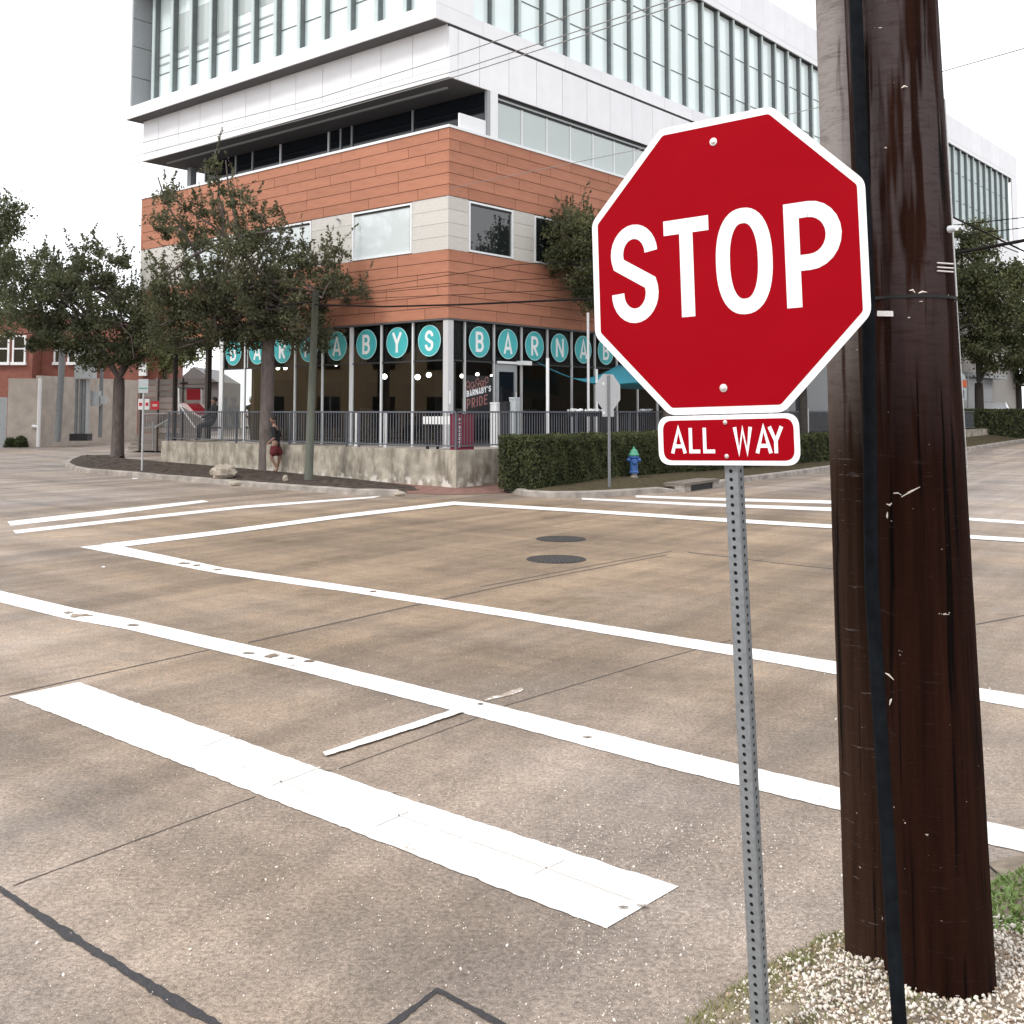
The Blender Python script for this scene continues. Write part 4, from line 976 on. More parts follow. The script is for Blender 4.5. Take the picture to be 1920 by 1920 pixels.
pbox('shadow_gap', bld, 'joint_dark', .0, RN, .02, .06, ZA-.068, ZA+.012)
# ---- upper box
BX = -.556; BL = 16.0
pbox('soffit_panel', bld, 'soffit', BX+.05, RN, .05, BL-.05, ZA, ZA+.03)
pbox('upper_core', bld, 'band_core', .62, RN-.1, .62, BL-.5, ZA+.031, ZT-.2)
def fascia(z0, z1, dx, x_to, cnt):
    L_ = x_to-BX; k = round(L_/dx)
    for i in range(k):
        a, b = BX+L_*i/k, BX+L_*(i+1)/k; pbox('fascia_panel', bld, 'panel_white', a+(.006 if i else 0), b-.006, -.012, .05, z0, z1)
fascia(ZA+.012, ZG0, 1.95, RN, 0); fascia(ZG1+.25, ZT, 1.95, RN, 0); 
pbox('fascia_strip', bld, 'panel_white', BX, RN, -.012, .05, ZG1, ZG1+.24)
k = 9
for i in range(k):
    a, b = .05+(BL-.05)*i/k, .05+(BL-.05)*(i+1)/k
    pbox('fascia_panel', bld, 'panel_white', BX, BX+.05, a+.006, b-.006, ZA+.012, ZG0); pbox('fascia_panel', bld, 'panel_white', BX, BX+.05, a+.006, b-.006, ZG1, ZT)
pbox('sill', bld, 'panel_white', BX+.051, .28, .051, BL-.3, ZG0-.05, ZG0-.002); pbox('sill', bld, 'frame_white', BX+.8, RN, .051, .34, ZG0-.05, ZG0-.002)
pbox('roof_slab', bld, 'panel_white', BX+.051, RN-.05, .051, BL-.051, ZG1+.02, ZG1+.3); pbox('head_soffit', bld, 'joint_dark', BX+.06, RN-.06, .06, BL-.06, ZG1-.01, ZG1+.018)
pbox('corner_panel', bld, 'panel_white', BX, .98, -.012, .05, ZG0+.006, ZG1-.003); pbox('corner_panel', bld, 'panel_white', BX, BX+.05, .052, .62, ZG0+.006, ZG1-.003)
pbox('corner_core', bld, 'band_core', BX+.06, .97, .06, .61, ZG0, ZG1-.012)
# left end jamb with joints
pbox('end_jamb', bld, 'panel_white', BX, BX+.05, BL-.30, BL, ZG0+.003, ZG1-.003)
zz = [ZG0, 14.3, 15.45, 16.5, ZG1]
for a, b in zip(zz[:-1], zz[1:]): pbox('jamb_panel', bld, 'frame_gray', BX+.052, .34, BL-.34, BL-.305, a+.012, b-.012)
pbox('jamb_back', bld, 'joint_dark', BX+.06, .34, BL-.304, BL-.25, ZG0, ZG1-.01)
pbox('end_wall', bld, 'panel_white', BX+.051, 8, BL-.05, BL, ZA+.012, ZT)
# glass and fins
TRZ = (14.42, 16.10)
def fin_x(x):
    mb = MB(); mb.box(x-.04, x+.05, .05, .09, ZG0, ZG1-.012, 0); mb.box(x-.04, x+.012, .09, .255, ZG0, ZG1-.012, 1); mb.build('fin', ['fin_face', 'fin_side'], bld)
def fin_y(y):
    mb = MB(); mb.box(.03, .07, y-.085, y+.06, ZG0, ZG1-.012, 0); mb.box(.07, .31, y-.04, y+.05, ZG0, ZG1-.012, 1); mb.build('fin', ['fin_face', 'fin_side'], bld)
x = 1.93; prev = .98; i = 0
while x < 54.6:
    for a, b in zip((ZG0,)+TRZ, TRZ+(ZG1-.012,)): pbox('window_pane', bld, 'upper_glass', prev+.02, x-.07, .24, .26, a+.015, b-.015)
    pbox('glazing_bar', bld, 'fin_side', prev+.02, x-.07, .222, .238, TRZ[0]-.016, TRZ[0]+.016); pbox('glazing_bar', bld, 'fin_side', prev+.02, x-.07, .222, .238, TRZ[1]-.016, TRZ[1]+.016)
    pbox('glazing_edge', bld, 'fin_side', x-.069, x-.041, .22, .26, ZG0, ZG1-.012)
    fin_x(x); prev = x; x += 1.213
pbox('end_panel', bld, 'panel_white', 54.7, RN, -.012, .05, ZG0+.003, ZG1-.003)
y = 1.85; prev = .62
while y < 15.6:
    for a, b in zip((ZG0,)+TRZ, TRZ+(ZG1-.012,)): pbox('window_pane', bld, 'upper_glass', .30, .32, prev+.02, y-.03, a+.015, b-.015)
    pbox('glazing_bar', bld, 'fin_side', .28, .299, prev+.02, y-.05, TRZ[0]-.016, TRZ[0]+.016)
    if y < 15 and y > 8: pbox('blind', bld, 'mid_glass', .288, .297, prev+.06, y-.08, 15.0 if y > 11 else 15.5, 16.45)
    if y > 9: pbox('blind', bld, 'frame_gray', .286, .2955, prev+.04, y-.06, 15.05, 15.12); pbox('blind', bld, 'frame_gray', .286, .2955, prev+.04, y-.06, 14.75, 14.82)
    fin_y(y); prev = y; y += 1.215
pbox('window_pane', bld, 'win_glass', .30, .32, prev+.02, BL-.35, ZG0+.01, ZG1-.02)

# ================================================================== TERRACE, RAILING
ter = empty('terrace_wall', BW(TX, TY), 'stained concrete retaining wall of the restaurant terrace', 'wall', rot=(0, 0, ANG))
ZW = 1.01
def wallseg(x0, x1, y0, y1, seed):
    mb = MB(); mb.box(x0, x1, y0, y1, -.1, ZW); return mb.build('wall_section', 'conc_wall', ter)
for a, b in zip([.0, 2.9, 5.8, 8.7], [2.895, 5.795, 8.695, 12.8]): wallseg(0, .25, a+.0, b, 1)
wallseg(.252, 3.1, .0, .25, 2); wallseg(3.105, 10, .0, .25, 2); wallseg(10.005, 45, .0, .25, 2)
wallseg(.252, 3, 12.55, 12.8, 3)
MB().box(.25, 45, .25, 12.55, .8, .955).build('paving', 'kerb', ter)
rl = empty('railing', BW(TX, TY, ZW), 'dark grey metal railing with thin pickets on top of the terrace wall', 'railing', rot=(0, 0, ANG))
RH = .94
mb = MB(); mb.box(.10, .14, .10, 12.7, RH-.04, RH); mb.build('top_rail', 'rail', rl); mb = MB(); mb.box(.1405, 40, .10, .14, RH-.04, RH); mb.build('top_rail', 'rail', rl)
mb = MB(); mb.box(.105, .135, .10, 12.7, .08, .11); mb.build('bottom_rail', 'rail', rl); mb = MB(); mb.box(.1405, 40, .105, .135, .08, .11); mb.build('bottom_rail', 'rail', rl)
def picks(n_, fn):
    for i in range(n_): a = fn(i); pbox('picket', rl, 'rail', *a)
picks(118, lambda i: (.112, .128, .2+i*.105, .216+i*.105, .11, RH-.04)); picks(178, lambda i: (.2+i*.105, .216+i*.105, .112, .128, .11, RH-.04))
mb = MB()
for i in range(200): mb.box(18.9+i*.105, 18.916+i*.105, .112, .128, .11, RH-.04)
tag(mb.build('picket_row', 'rail', rl), kind='stuff')
for y in (.12, 3.6, 4.1, 6.5, 9.0, 12.6): pbox('post', rl, 'rail', .098, .142, y-.02, y+.02, 0, RH)
for x in (2.4, 5.0, 7.6, 10.2, 13, 16): pbox('post', rl, 'rail', x-.02, x+.02, .098, .142, 0, RH)
# things on the terrace ----------------------------------------------------
def at_local(u, v, d): return P(u, v, d)
bn = empty('banner', BW(TX+.2, TY+.2, ZW), 'dark red banner tied inside the railing at the terrace corner', 'banner', rot=(0, 0, ANG))
pbox('cloth', bn, 'red_banner', -.02, .62, -.035, -.025, -.03, .88); pbox('cloth', bn, 'red_banner', -.045, -.035, -.03, .14, -.03, .88)
def TB(x, z, d): return (.16-z*.0-(x-0)*1.0, -.04-d, 0)
zz_ = .06
def TV(x, z, d): return (.12-z, -.037-d, .06+x)
xx = 0
for ch in "BARNABYS": letter('letter', ch, xx, 0, .07, .085, .018, TV, 'letter_white', bn, z=.001, dz=.001); xx += .092
tb = empty('patio_table', BW(TX+1.1, TY+1.0, .955), 'white slab table with black legs behind the railing left of the corner', 'table', rot=(0, 0, ANG))
pbox('tabletop', tb, 'white_paint', -.1, .5, -.05, 1.15, .66, .86)
for a, b in ((.0, .0), (.38, .0), (.0, 1.05), (.38, 1.05)): pbox('leg', tb, 'black', a, a+.06, b, b+.06, 0, .655)
for (u, lab) in ((667, 'left one of two short white posts behind the railing'), (722, 'right one of two short white posts behind the railing')):
    p = P(u, 838, 28.9 if u < 700 else 28.3); tag(MB().tube([(p.x, p.y, .955), (p.x, p.y, 1.9)], .045, 10).build('white_post', 'white_paint'), lab, 'post', 'short white posts on the terrace')
def bin_(u, z1, wd, m, lab):
    p = P(u, 768, 29.9); e = empty('litter_bin', (p.x, p.y, .955), lab, 'bin', rot=(0, 0, ANG)); h = z1-.955
    MB().prism(rounded([(-wd, wd), (wd, wd), (wd, -wd), (-wd, -wd)], .05), 0, h-.06).build('bin_body', m, e); MB().prism(rounded([(-wd-.01, wd+.01), (wd+.01, wd+.01), (wd+.01, -wd-.01), (-wd-.01, -wd-.01)], .06), h-.058, h).build('lid', m, e)
bin_(929, 2.20, .12, 'white_paint', 'small white cabinet by the restaurant door behind the railing'); bin_(947, 2.22, .13, 'black', 'black bin between the white and the grey one'); bin_(965, 2.34, .12, 'util_light', 'tall light grey bin just right of the restaurant door')
def vpole(name, u, v0, v1, d, r, m, lab, cat='post'):
    a, b = P(u, v1, d), P(u, v0, d); return tag(MB().tube([(a.x, a.y, .95), (a.x, a.y, b.z)], r, 10).build(name, m), lab, cat)
vpole('patio_post', 1027, 671, 800, 29.6, .046, 'white_paint', 'white patio post below the letter R of the right facade')
vpole('patio_post', 1119, 692, 800, 31.2, .040, 'white_paint', 'short white patio post just left of the back of the far stop sign')
vpole('metal_pole', 1103.5, 585, 800, 31.0, .040, 'mullion', 'tall thin metal pole in front of the second letter A on the right facade')
sa = [P(1010, 680, 31), P(1120, 706, 28.5), P(1200, 716, 28.0), P(1300, 760, 29), P(1160, 686, 31), P(1250, 705, 32)]
mb = MB(); NS_ = 14
c00, c10, c01, c11 = P(1008, 679, 31), P(1192, 716, 31.2), P(1160, 684, 33.4), P(1330, 740, 34)
vs = []
for i in range(NS_+1):
    for j in range(NS_+1):
        u_, v_ = i/NS_, j/NS_; p = (c00.lerp(c10, u_)).lerp(c01.lerp(c11, u_), v_); p.z -= .28*math.sin(math.pi*u_)*(1-v_)+.45*math.sin(math.pi*v_)*(1-u_); vs.append(p)
mb.add(vs, [(i*(NS_+1)+j, (i+1)*(NS_+1)+j, (i+1)*(NS_+1)+j+1, i*(NS_+1)+j+1) for i in range(NS_) for j in range(NS_)])
o = mb.build('shade_sail', 'sail_teal', smooth=True); tag(o, 'teal fabric shade sail stretched over the patio behind the far stop sign', 'shade sail'); sm_ = o.modifiers.new('thick', 'SOLIDIFY'); sm_.thickness = .01
for (u, wpx, lab) in ((1080, 24, 'leftmost white flower box on the right railing'), (1115, 30, 'middle white flower box on the right railing'), (1210, 22, 'rightmost white flower box on the right railing')):
    X = P(u, 768, 1)-Vector((0, 0, CAMH)); # direction
    # intersect with railing line
    best = min((abs((BW(TX+s*.05, TY+.3).x/BW(TX+s*.05, TY+.3).y)-X.x/X.y), s*.05) for s in range(0, 600)); p = BW(TX+best[1], TY+.3)
    e = empty('flower_box', (p.x, p.y, 1.80), lab, 'flower box', 'white flower boxes on the railing', rot=(0, 0, ANG)); L_ = wpx/2000*p.y/.62/2
    pbox('box', e, 'black', -L_, L_, -.09, .09, 0, .13)
    pp = [(rng.uniform(-L_, L_), rng.uniform(-.1, .1), .15+rng.uniform(0, .06)) for _ in range(60)]; fl = stones('blossoms', pp, [.022]*60, 'letter_white'); fl.parent = e
# globe lamps inside and outside
for i, (u, v, d, r, lab) in enumerate([(721, 706, 31.6, .072, 'round glowing globe lamp behind the window with letter Y'), (783, 707, 31.0, .075, 'left glowing globe lamp under letter S'), (804, 703, 32.0, .072, 'right glowing globe lamp under letter S'),
        (866, 705, 31.6, .055, 'glowing globe lamp in the narrow bay right of the corner pier'), (895, 702, 31.5, .05, 'upper glowing globe lamp above the window lettering'), (899, 709, 31.4, .05, 'lower glowing globe lamp above the window lettering'),
        (922, 705, 32.5, .045, 'glowing globe lamp just left of the restaurant door'), (521, 690, 35.2, .06, 'left of two small glowing lamps seen right of the tree trunk'), (535, 690, 35.4, .06, 'right of two small glowing lamps seen right of the tree trunk'),
        (630, 684, 34.0, .045, 'small glowing lamp below the letter A half hidden by leaves'), (821, 660, 32.0, .045, 'small glowing lamp high up beside the corner pier')]):
    p = P(u, v, d); e = empty('globe_lamp', p, lab, 'lamp', 'glowing globe lamps in the restaurant')
    r *= 1.06; MB().lathe([(r*math.sin(math.pi*k/10), r*math.cos(math.pi*k/10)) for k in range(11)][::-1], n=14).build('globe', 'globe', e, smooth=True)
    MB().tube([(0, 0, r), (0, 0, max(.1, ZF-.14-p.z))], .008, 5).build('cord', 'black', e)

# ================================================================== PEOPLE
def skin_mesh(name, joints, edges, m, parent, sub=1):
    me = bpy.data.meshes.new(name); me.from_pydata([j[0] for j in joints], edges, []); o = bpy.data.objects.new(name, me); COL.objects.link(o); o.parent = parent
    md = o.modifiers.new('skin', 'SKIN'); md.use_smooth_shade = True
    for i, j in enumerate(joints): me.skin_vertices[0].data[i].radius = (j[1], j[1] if len(j) < 3 else j[2]); me.skin_vertices[0].data[i].use_root = (i == 0)
    s = o.modifiers.new('sub', 'SUBSURF'); s.levels = s.render_levels = sub; me.materials.append(M[m]); return o
def head(parent, c, r=.105, hairm='hair', face=(-1, -.3)):
    mb = MB(); n_ = 14
    prof = [(0, -1.15), (.42, -1.08), (.62, -.8), (.78, -.4), (.84, 0), (.82, .35), (.70, .70), (.45, .95), (0, 1.08)]
    mb.lathe([(a*r, b*r) for a, b in prof], c, n_)
    f = Vector((face[0], face[1], 0)).normalized(); nz = Vector(c)+f*r*.85; mb.tube([nz+Vector((0, 0, .02)), nz+f*.022-Vector((0, 0, .01))], [.008, .014], 6)
    mb.build('head', 'skin', parent, smooth=True)
    h = MB(); h.lathe([(.88*r, -.1*r), (.93*r, .3*r), (.8*r, .78*r), (.5*r, 1.06*r), (0, 1.18*r)], (c[0]-f.x*.012, c[1]-f.y*.012, c[2]), n_); h.build('hair', hairm, parent, smooth=True)
def hand(j, e, w_, d):
    """palm with four fingers and a thumb as skinned chains"""
    b = len(j); palm = Vector(w_)+Vector(d)*.06; j.append((tuple(palm), .026, .014)); return b
bp = P(516, 886, 29.6); pe2 = empty('person', (bp.x, bp.y, bp.z), 'person in a black top and red shorts walking half hidden behind the second tree trunk', 'person')
J = [((0, 0, .86), .115, .10), ((0, 0, 1.08), .125, .09), ((-.03, 0, 1.30), .13, .085), ((-.05, 0, 1.42), .05), ((-.07, 0, 1.50), .045),
     ((.06, .08, .80), .085), ((.10, .10, .46), .058), ((.02, .11, .09), .038), ((-.09, .11, .04), .035),
     ((-.02, -.09, .80), .085), ((-.10, -.1, .46), .058), ((.10, -.1, .10), .038), ((.02, -.1, .04), .035),
     ((-.02, .19, 1.33), .055), ((.08, .24, 1.06), .042), ((.0, .24, .86), .03), ((-.04, .24, .78), .022), ((-.07, .235, .71), .010),
     ((-.04, -.19, 1.33), .055), ((.04, -.24, 1.06), .042), ((-.12, -.24, .92), .03), ((-.18, -.24, .86), .022), ((-.23, -.235, .81), .010)]
E_ = [(0,1),(1,2),(2,3),(3,4),(0,5),(5,6),(6,7),(7,8),(0,9),(9,10),(10,11),(11,12),(2,13),(13,14),(14,15),(15,16),(16,17),(2,18),(18,19),(19,20),(20,21),(21,22)]
skin_mesh('body', J, E_, 'skin', pe2, 2)
skin_mesh('shirt', [(p_[0], *[q*1.13 for q in p_[1:]]) for p_ in J[:3]]+[(J[13][0], .075), ((.08, .24, 1.04), .060), (J[18][0], .075), ((.04, -.24, 1.04), .060), ((0, 0, .80), .15, .13)], [(0,1),(1,2),(2,3),(3,4),(2,5),(5,6),(0,7)], 'cloth_black', pe2, 2)
skin_mesh('shorts', [((0, 0, .86), .16, .14), ((0, 0, .78), .16, .14), ((.06, .08, .66), .125), ((.09, .09, .48), .125), ((-.02, -.09, .66), .125), ((-.06, -.1, .48), .125)], [(0,1),(1,2),(2,3),(1,4),(4,5)], 'cloth_red', pe2, 2)
head(pe2, (-.09, 0, 1.60), .10); pe2.scale = (.93, 1.15, .92)
def sitter(u, v, d, lab, top, hairm='hair', yaw=0, seat=.955):
    """seated guest, v = top of head"""
    h = P(u, v, d); e = empty('person', (h.x, h.y, seat), lab, 'person', rot=(0, 0, yaw)); s = max(.5, (h.z-seat)/1.32)
    J2 = [((0, 0, .50), .13, .11), ((0, .02, .75), .12, .09), ((0, .04, .98), .14, .085), ((0, .05, 1.10), .05), ((-.08, -.2, .50), .075), ((-.09, -.42, .46), .055), ((-.09, -.42, .10), .04), ((-.09, -.50, .04), .035),
          ((.08, -.2, .50), .075), ((.09, -.42, .46), .055), ((.09, -.42, .10), .04), ((.09, -.50, .04), .035), ((-.19, .04, 1.0), .055), ((-.24, -.06, .76), .042), ((-.15, -.26, .70), .03), ((-.12, -.33, .70), .02),
          ((.19, .04, 1.0), .055), ((.24, -.06, .76), .042), ((.15, -.26, .70), .03), ((.12, -.33, .70), .02)]
    E2 = [(0,1),(1,2),(2,3),(0,4),(4,5),(5,6),(6,7),(0,8),(8,9),(9,10),(10,11),(2,12),(12,13),(13,14),(14,15),(2,16),(16,17),(17,18),(18,19)]
    J2 = [(tuple(c*s for c in j[0]), *[r_*s for r_ in j[1:]]) for j in J2]; skin_mesh('body', J2, E2, top, e, 1)
    head(e, (0, .03*s, 1.21*s), .10*s, hairm, (0, -1))
    pbox('chair_seat', e, 'black', -.22, .22, -.25, .2, .38*s, .42*s)
sitter(400, 744, 35.5, 'person in black sitting at the left end of the terrace beside the white column', 'cloth_black', yaw=-.9)
sitter(473, 743, 35.8, 'person with a white cap sitting behind the railing left of the tree trunk', 'cloth_black', 'white_paint', yaw=.4)

# red and white slanted fabric panel on a white frame at left end of the terrace
fb = P(345, 800, 37.5); fe = empty('fabric_canopy', (fb.x, fb.y, .955), 'slanted red and white fabric panel on a white frame behind the left railing end', 'canopy')
def LP(u, v, d=37.5): return P(u, v, d)-Vector((fb.x, fb.y, .955))
for q in ([LP(335, 727), LP(336, 775)], [LP(335, 757), LP(382, 786)], [LP(337, 760), LP(366, 802)], [LP(378, 727, 38.5), LP(378, 790, 38.5)]): MB().tube(q, .03, 6).build('frame_tube', 'white_paint', fe)
mb = MB(); mb.tube([LP(331, 727), LP(382, 728)], .025, 6); mb.tube([LP(338, 719, 38.5), LP(352, 718, 38.5)], .04, 6); mb.build('top_bar', 'black', fe)
mb = MB(); mb.add([LP(350, 757), LP(373, 756, 38.3), LP(392, 775, 38), LP(370, 778)], [(0, 1, 2, 3)]); mb.build('red_panel', 'red_cloth', fe)
mb = MB(); mb.add([LP(338, 755, 37.4), LP(350, 757, 37.4), LP(372, 781, 37.3), LP(362, 776, 37.3)], [(0, 1, 2, 3)]); mb.add([LP(373, 756, 38.3), LP(385, 758, 38.3), LP(410, 776, 38), LP(390, 776, 38)], [(0, 1, 2, 3)]); mb.build('white_panel', 'pinkish', fe)
mb = MB(); p0 = LP(349, 730, 40); mb.add([LP(350, 729, 40), LP(376, 729, 40), LP(376, 750, 40), LP(350, 750, 40)], [(0, 1, 2, 3)]); mb.build('poster', 'red_cloth', fe)

# ================================================================== SMALL FAR STOP SIGN (seen from behind)
fp = G(1143, 915, .14)
fs_ = empty('stop_sign', fp, 'grey back of the small far stop sign standing at the hedge corner', 'stop sign', rot=(0, 0, R2D(42)))
hh = CAMH+(771-737)/2000*fp.y-.14
def OC(h, z, y0, y1, name, m):
    pl_ = octagon(h); n_ = 8; vs = [(x, y0, z+q) for x, q in pl_]+[(x, y1, z+q) for x, q in pl_]
    return MB().add(vs, [tuple(range(n_)), tuple(range(n_, 2*n_))[::-1]]+[(i, n_+i, n_+(i+1) % n_, (i+1) % n_) for i in range(n_)]).build(name, m, fs_)
OC(.425, hh+.02, .03, .034, 'plate', 'galv_light'); OC(.40, hh+.02, .0345, .036, 'red_face', 'sign_red')
pbox('plaque', fs_, 'galv_light', -.20, .20, .03, .034, hh-.56, hh-.405)
MB().box(-.024, .024, -.02, .028, -.1, hh+.42).build('post', 'galv', fs_)
for x, z in ((-.17, .22), (-.16, -.47)): MB().tube([(x, .028, hh+z), (x, .02, hh+z)], .04, 10).build('reflector', 'white_paint', fs_)

# ================================================================== FIRE HYDRANT
hp = G(1189, 896, .24); hy = empty('fire_hydrant', hp, 'blue fire hydrant with a green cap in front of the hedge', 'fire hydrant')
MB().lathe([(0, 0), (.10, 0), (.10, .03), (.075, .05), (.075, .12)], n=16).build('base', 'kerb', hy, smooth=False)
MB().lathe([(.12, .12), (.125, .15), (.105, .17), (.10, .19), (.10, .48), (.115, .50), (.135, .52), (.135, .56), (.10, .57)], n=20).build('barrel', 'hyd_blue', hy)
MB().lathe([(.13, .57), (.135, .60), (.11, .63), (.085, .70), (.04, .74), (.03, .75), (.03, .80), (0, .80)], n=20).build('bonnet', 'hyd_green', hy)
for s in (-1, 1): MB().tube([(0, 0, .46), (s*.14, -.04*s, .46), (s*.165, -.05*s, .46)], [.055, .055, .04], 12).build('outlet', 'hyd_blue', hy)
MB().tube([(0, 0, .42), (0, -.15, .42), (0, -.175, .42)], [.07, .07, .05], 12).build('outlet', 'hyd_blue', hy)

# ================================================================== HEDGES
def leaf_cloud(name, C_, N_, size, m, parent=None, nrm=None, aspect=.55):
    """C_ centres (n,3); one folded rhombic leaf each"""
    n_ = len(C_); a = rng.normal(size=(n_, 3)); a /= np.linalg.norm(a, axis=1)[:, None]
    if nrm is not None: a = a-nrm*(a*nrm).sum(1)[:, None]*.5; a /= np.linalg.norm(a, axis=1)[:, None]
    b = np.cross(a, rng.normal(size=(n_, 3))); b /= np.linalg.norm(b, axis=1)[:, None]
    s = size*rng.uniform(.6, 1.3, (n_, 1)); V = np.stack([C_-a*s, C_+b*s*aspect, C_+a*s, C_-b*s*aspect], 1).reshape(-1, 3)
    return fast_mesh(name, V, np.arange(n_*4).reshape(n_, 4), m, parent)
def hedge(p0, p1, depth, z0, z1, label, dens, side=1, m='hedge_leaf', size=.04):
    p0, p1 = Vector(p0), Vector(p1); d = p1-p0; L_ = d.length; ang = math.atan2(d.y, d.x)
    e = empty('hedge', (p0.x, p0.y, z0), label, 'hedge', rot=(0, 0, ang)); H = z1-z0; mb = MB(); r = random.Random(5)
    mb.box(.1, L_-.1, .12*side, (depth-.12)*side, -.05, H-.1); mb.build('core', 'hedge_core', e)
    def pts_on(n_):
        k = rng.uniform(size=n_); o = np.zeros((n_, 3)); areas = np.array([L_*H, L_*depth, depth*H, depth*H, L_*H*.3]); areas = areas/areas.sum(); c = np.searchsorted(np.cumsum(areas), k)
        a = rng.uniform(size=n_); b = rng.uniform(size=n_); inn = np.abs(rng.normal(0, .05, n_))
        for i in range(n_):
            bu = .05*math.sin(a[i]*L_*4)+.04*math.sin(a[i]*L_*9.7+b[i]*7)
            if c[i] == 0: o[i] = (a[i]*L_, (inn[i]-bu*.6), b[i]*H)
            elif c[i] == 1: o[i] = (a[i]*L_, b[i]*depth, H-inn[i]+bu*.5+.02*math.sin(b[i]*9))
            elif c[i] == 2: o[i] = (inn[i]+bu*.3, a[i]*depth, b[i]*H)
            elif c[i] == 3: o[i] = (L_-inn[i], a[i]*depth, b[i]*H)
            else: o[i] = (a[i]*L_, depth-inn[i], b[i]*H)
        rr = .12                                          # rounded shoulders
        t = np.clip((o[:, 2]-(H-rr))/rr, 0, 1); o[:, 1] = np.where(o[:, 1] < rr, o[:, 1]+(rr-o[:, 1])*t**2*.7, o[:, 1])
        t0 = np.clip((.25-o[:, 0])/.25, 0, 1); o[:, 1] = o[:, 1]+t0**2*.18*(o[:, 1] < depth/2); o[:, 1] *= side
        return o
    leaf_cloud('foliage', pts_on(dens), None, size, m, e)
ha = G(1003, 919, .12); hd = BA.copy(); hc = ha+hd*13.0
hedge((ha.x, ha.y, 0), (hc.x, hc.y, 0), 1.15, .10, 1.34, 'clipped dark green hedge between the terrace corner and the far stop sign', 60000, 1)
hedge((hc.x+hd.x*.6, hc.y+hd.y*.6, 0), (hc.x+hd.x*17, hc.y+hd.y*17, 0), 1.1, .2, 1.15, 'shaded low hedge farther along the right street behind the sign plaque', 14000, 1, 'hedge_leaf', .06)

# ================================================================== TREES
def tree(name, base, crown, depth, leaves, m, label, trunk_r=.17, fork_z=None, barkm='bark', size=.065, spread=1.5, group=None, cl=.26, seed=1, lean=(0, 0), cat='tree', sprays=60):
    rr = np.random.default_rng(seed); base = Vector(base); e = empty(name, base, label, cat, group)
    blobs = []
    for (u, v, rx, ry, wgt) in crown:
        c = P(u, v, depth)-base; s = depth/FOC; blobs.append((np.array(c), rx*s, spread*min(rx, ry*1.3)*s, ry*s, wgt))
    fz = fork_z if fork_z else 2.2
    wts = np.array([b[4] for b in blobs]); wts = wts/wts.sum()
    # main limbs end in the blobs
    wood = MB(); f0 = Vector((lean[0], lean[1], fz)); wood.tube([(0, 0, -.15), (0, 0, .05), (lean[0]*.3, lean[1]*.3, fz*.4), (lean[0]*.8, lean[1]*.8, fz*.85), f0], [trunk_r*1.35, trunk_r*1.08, trunk_r*.92, trunk_r*.9, trunk_r*.8], 12)
    nodes = []
    def limb(a, b, r0, r1, k=5, wob=.18):
        pts = []; L_ = (b-a).length
        for i in range(k+1):
            t = i/k; p = a.lerp(b, t); p += Vector(rr.normal(0, wob*L_*.12, 3)) if 0 < i < k else Vector((0, 0, 0)); p.z += .10*L_*math.sin(math.pi*t); pts.append(p)
        wood.tube(pts, [r0+(r1-r0)*i/k for i in range(k+1)], 6, cap=False)
        nodes.extend((p, r0+(r1-r0)*i/k) for i, p in enumerate(pts) if i >= 2)
    nf = 0
    for (c, rx, rd, rz, wg) in blobs:
        for q in range(2 if wg < .6 else 4):
            tgt = Vector(c+rr.normal(0, .38, 3)*np.array([rx, rd, rz])); st = f0 if (nf < 4 and rr.uniform() < .7) or not nodes else nodes[rr.integers(len(nodes))][0]
            limb(st, tgt, trunk_r*(.42 if st is f0 else .25), .018); nf += st is f0
    wood.build('trunk', barkm, e, smooth=True)
    # clusters
    ncl = leaves//110; cen = []
    while len(cen) < ncl:
        i = rr.choice(len(blobs), p=wts); c, rx, rd, rz, wg = blobs[i]; d = rr.normal(size=3); d /= np.linalg.norm(d); rad = rr.uniform(.25, 1.05)**.6
        q = c+d*rad*np.array([rx, rd, rz]);
        if q[2] > .8: cen.append((q, cl*rr.uniform(.55, 1.25)*(1 if wg > .5 else .75)))
    tw = MB(); nn_ = np.array([tuple(p) for p, r in nodes])
    for (q, s) in cen[::2]:
        k = np.argmin(((nn_-q)**2).sum(1)); a = Vector(nn_[k]); b = Vector(q); mid = a.lerp(b, .5)+Vector(rr.normal(0, .06, 3)); tw.tube([a, mid, b], [.014, .009, .004], 4, cap=False)
    tag(tw.build('twigs', barkm, e), kind='stuff')
    C_ = np.concatenate([q+rr.normal(size=(110, 3))*np.array([s, s, s*.62])+np.array([0, 0, 1])*0 for q, s in cen])
    sp_, st_ = [], MB()
    zc = np.array([q[2] for q, s in cen]); order = np.argsort(-zc)[:int(len(cen)*.75)]
    for k in rr.choice(order, size=min(len(order), sprays), replace=False):
        q = cen[k][0]; L_ = rr.uniform(.35, 1.15); d = np.array([rr.normal(0, .38), rr.normal(0, .38), 1.0]); d /= np.linalg.norm(d); ben = rr.normal(0, .15, 3); ben[2] = 0
        for j in range(34):
            t = rr.uniform()**.8; sp_.append(q+d*L_*t+ben*t*t*L_+rr.normal(0, .045*(1.25-t), 3))
        st_.tube([q, q+d*L_*.5+ben*.25*L_, q+d*L_+ben*L_], [.010, .007, .003], 3, cap=False)
    if sp_: C_ = np.concatenate([C_, np.array(sp_)]); tag(st_.build('shoots', barkm, e), kind='stuff')
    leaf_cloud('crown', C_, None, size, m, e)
    return e
t1 = V3(GR(220, 857, .32), .30)
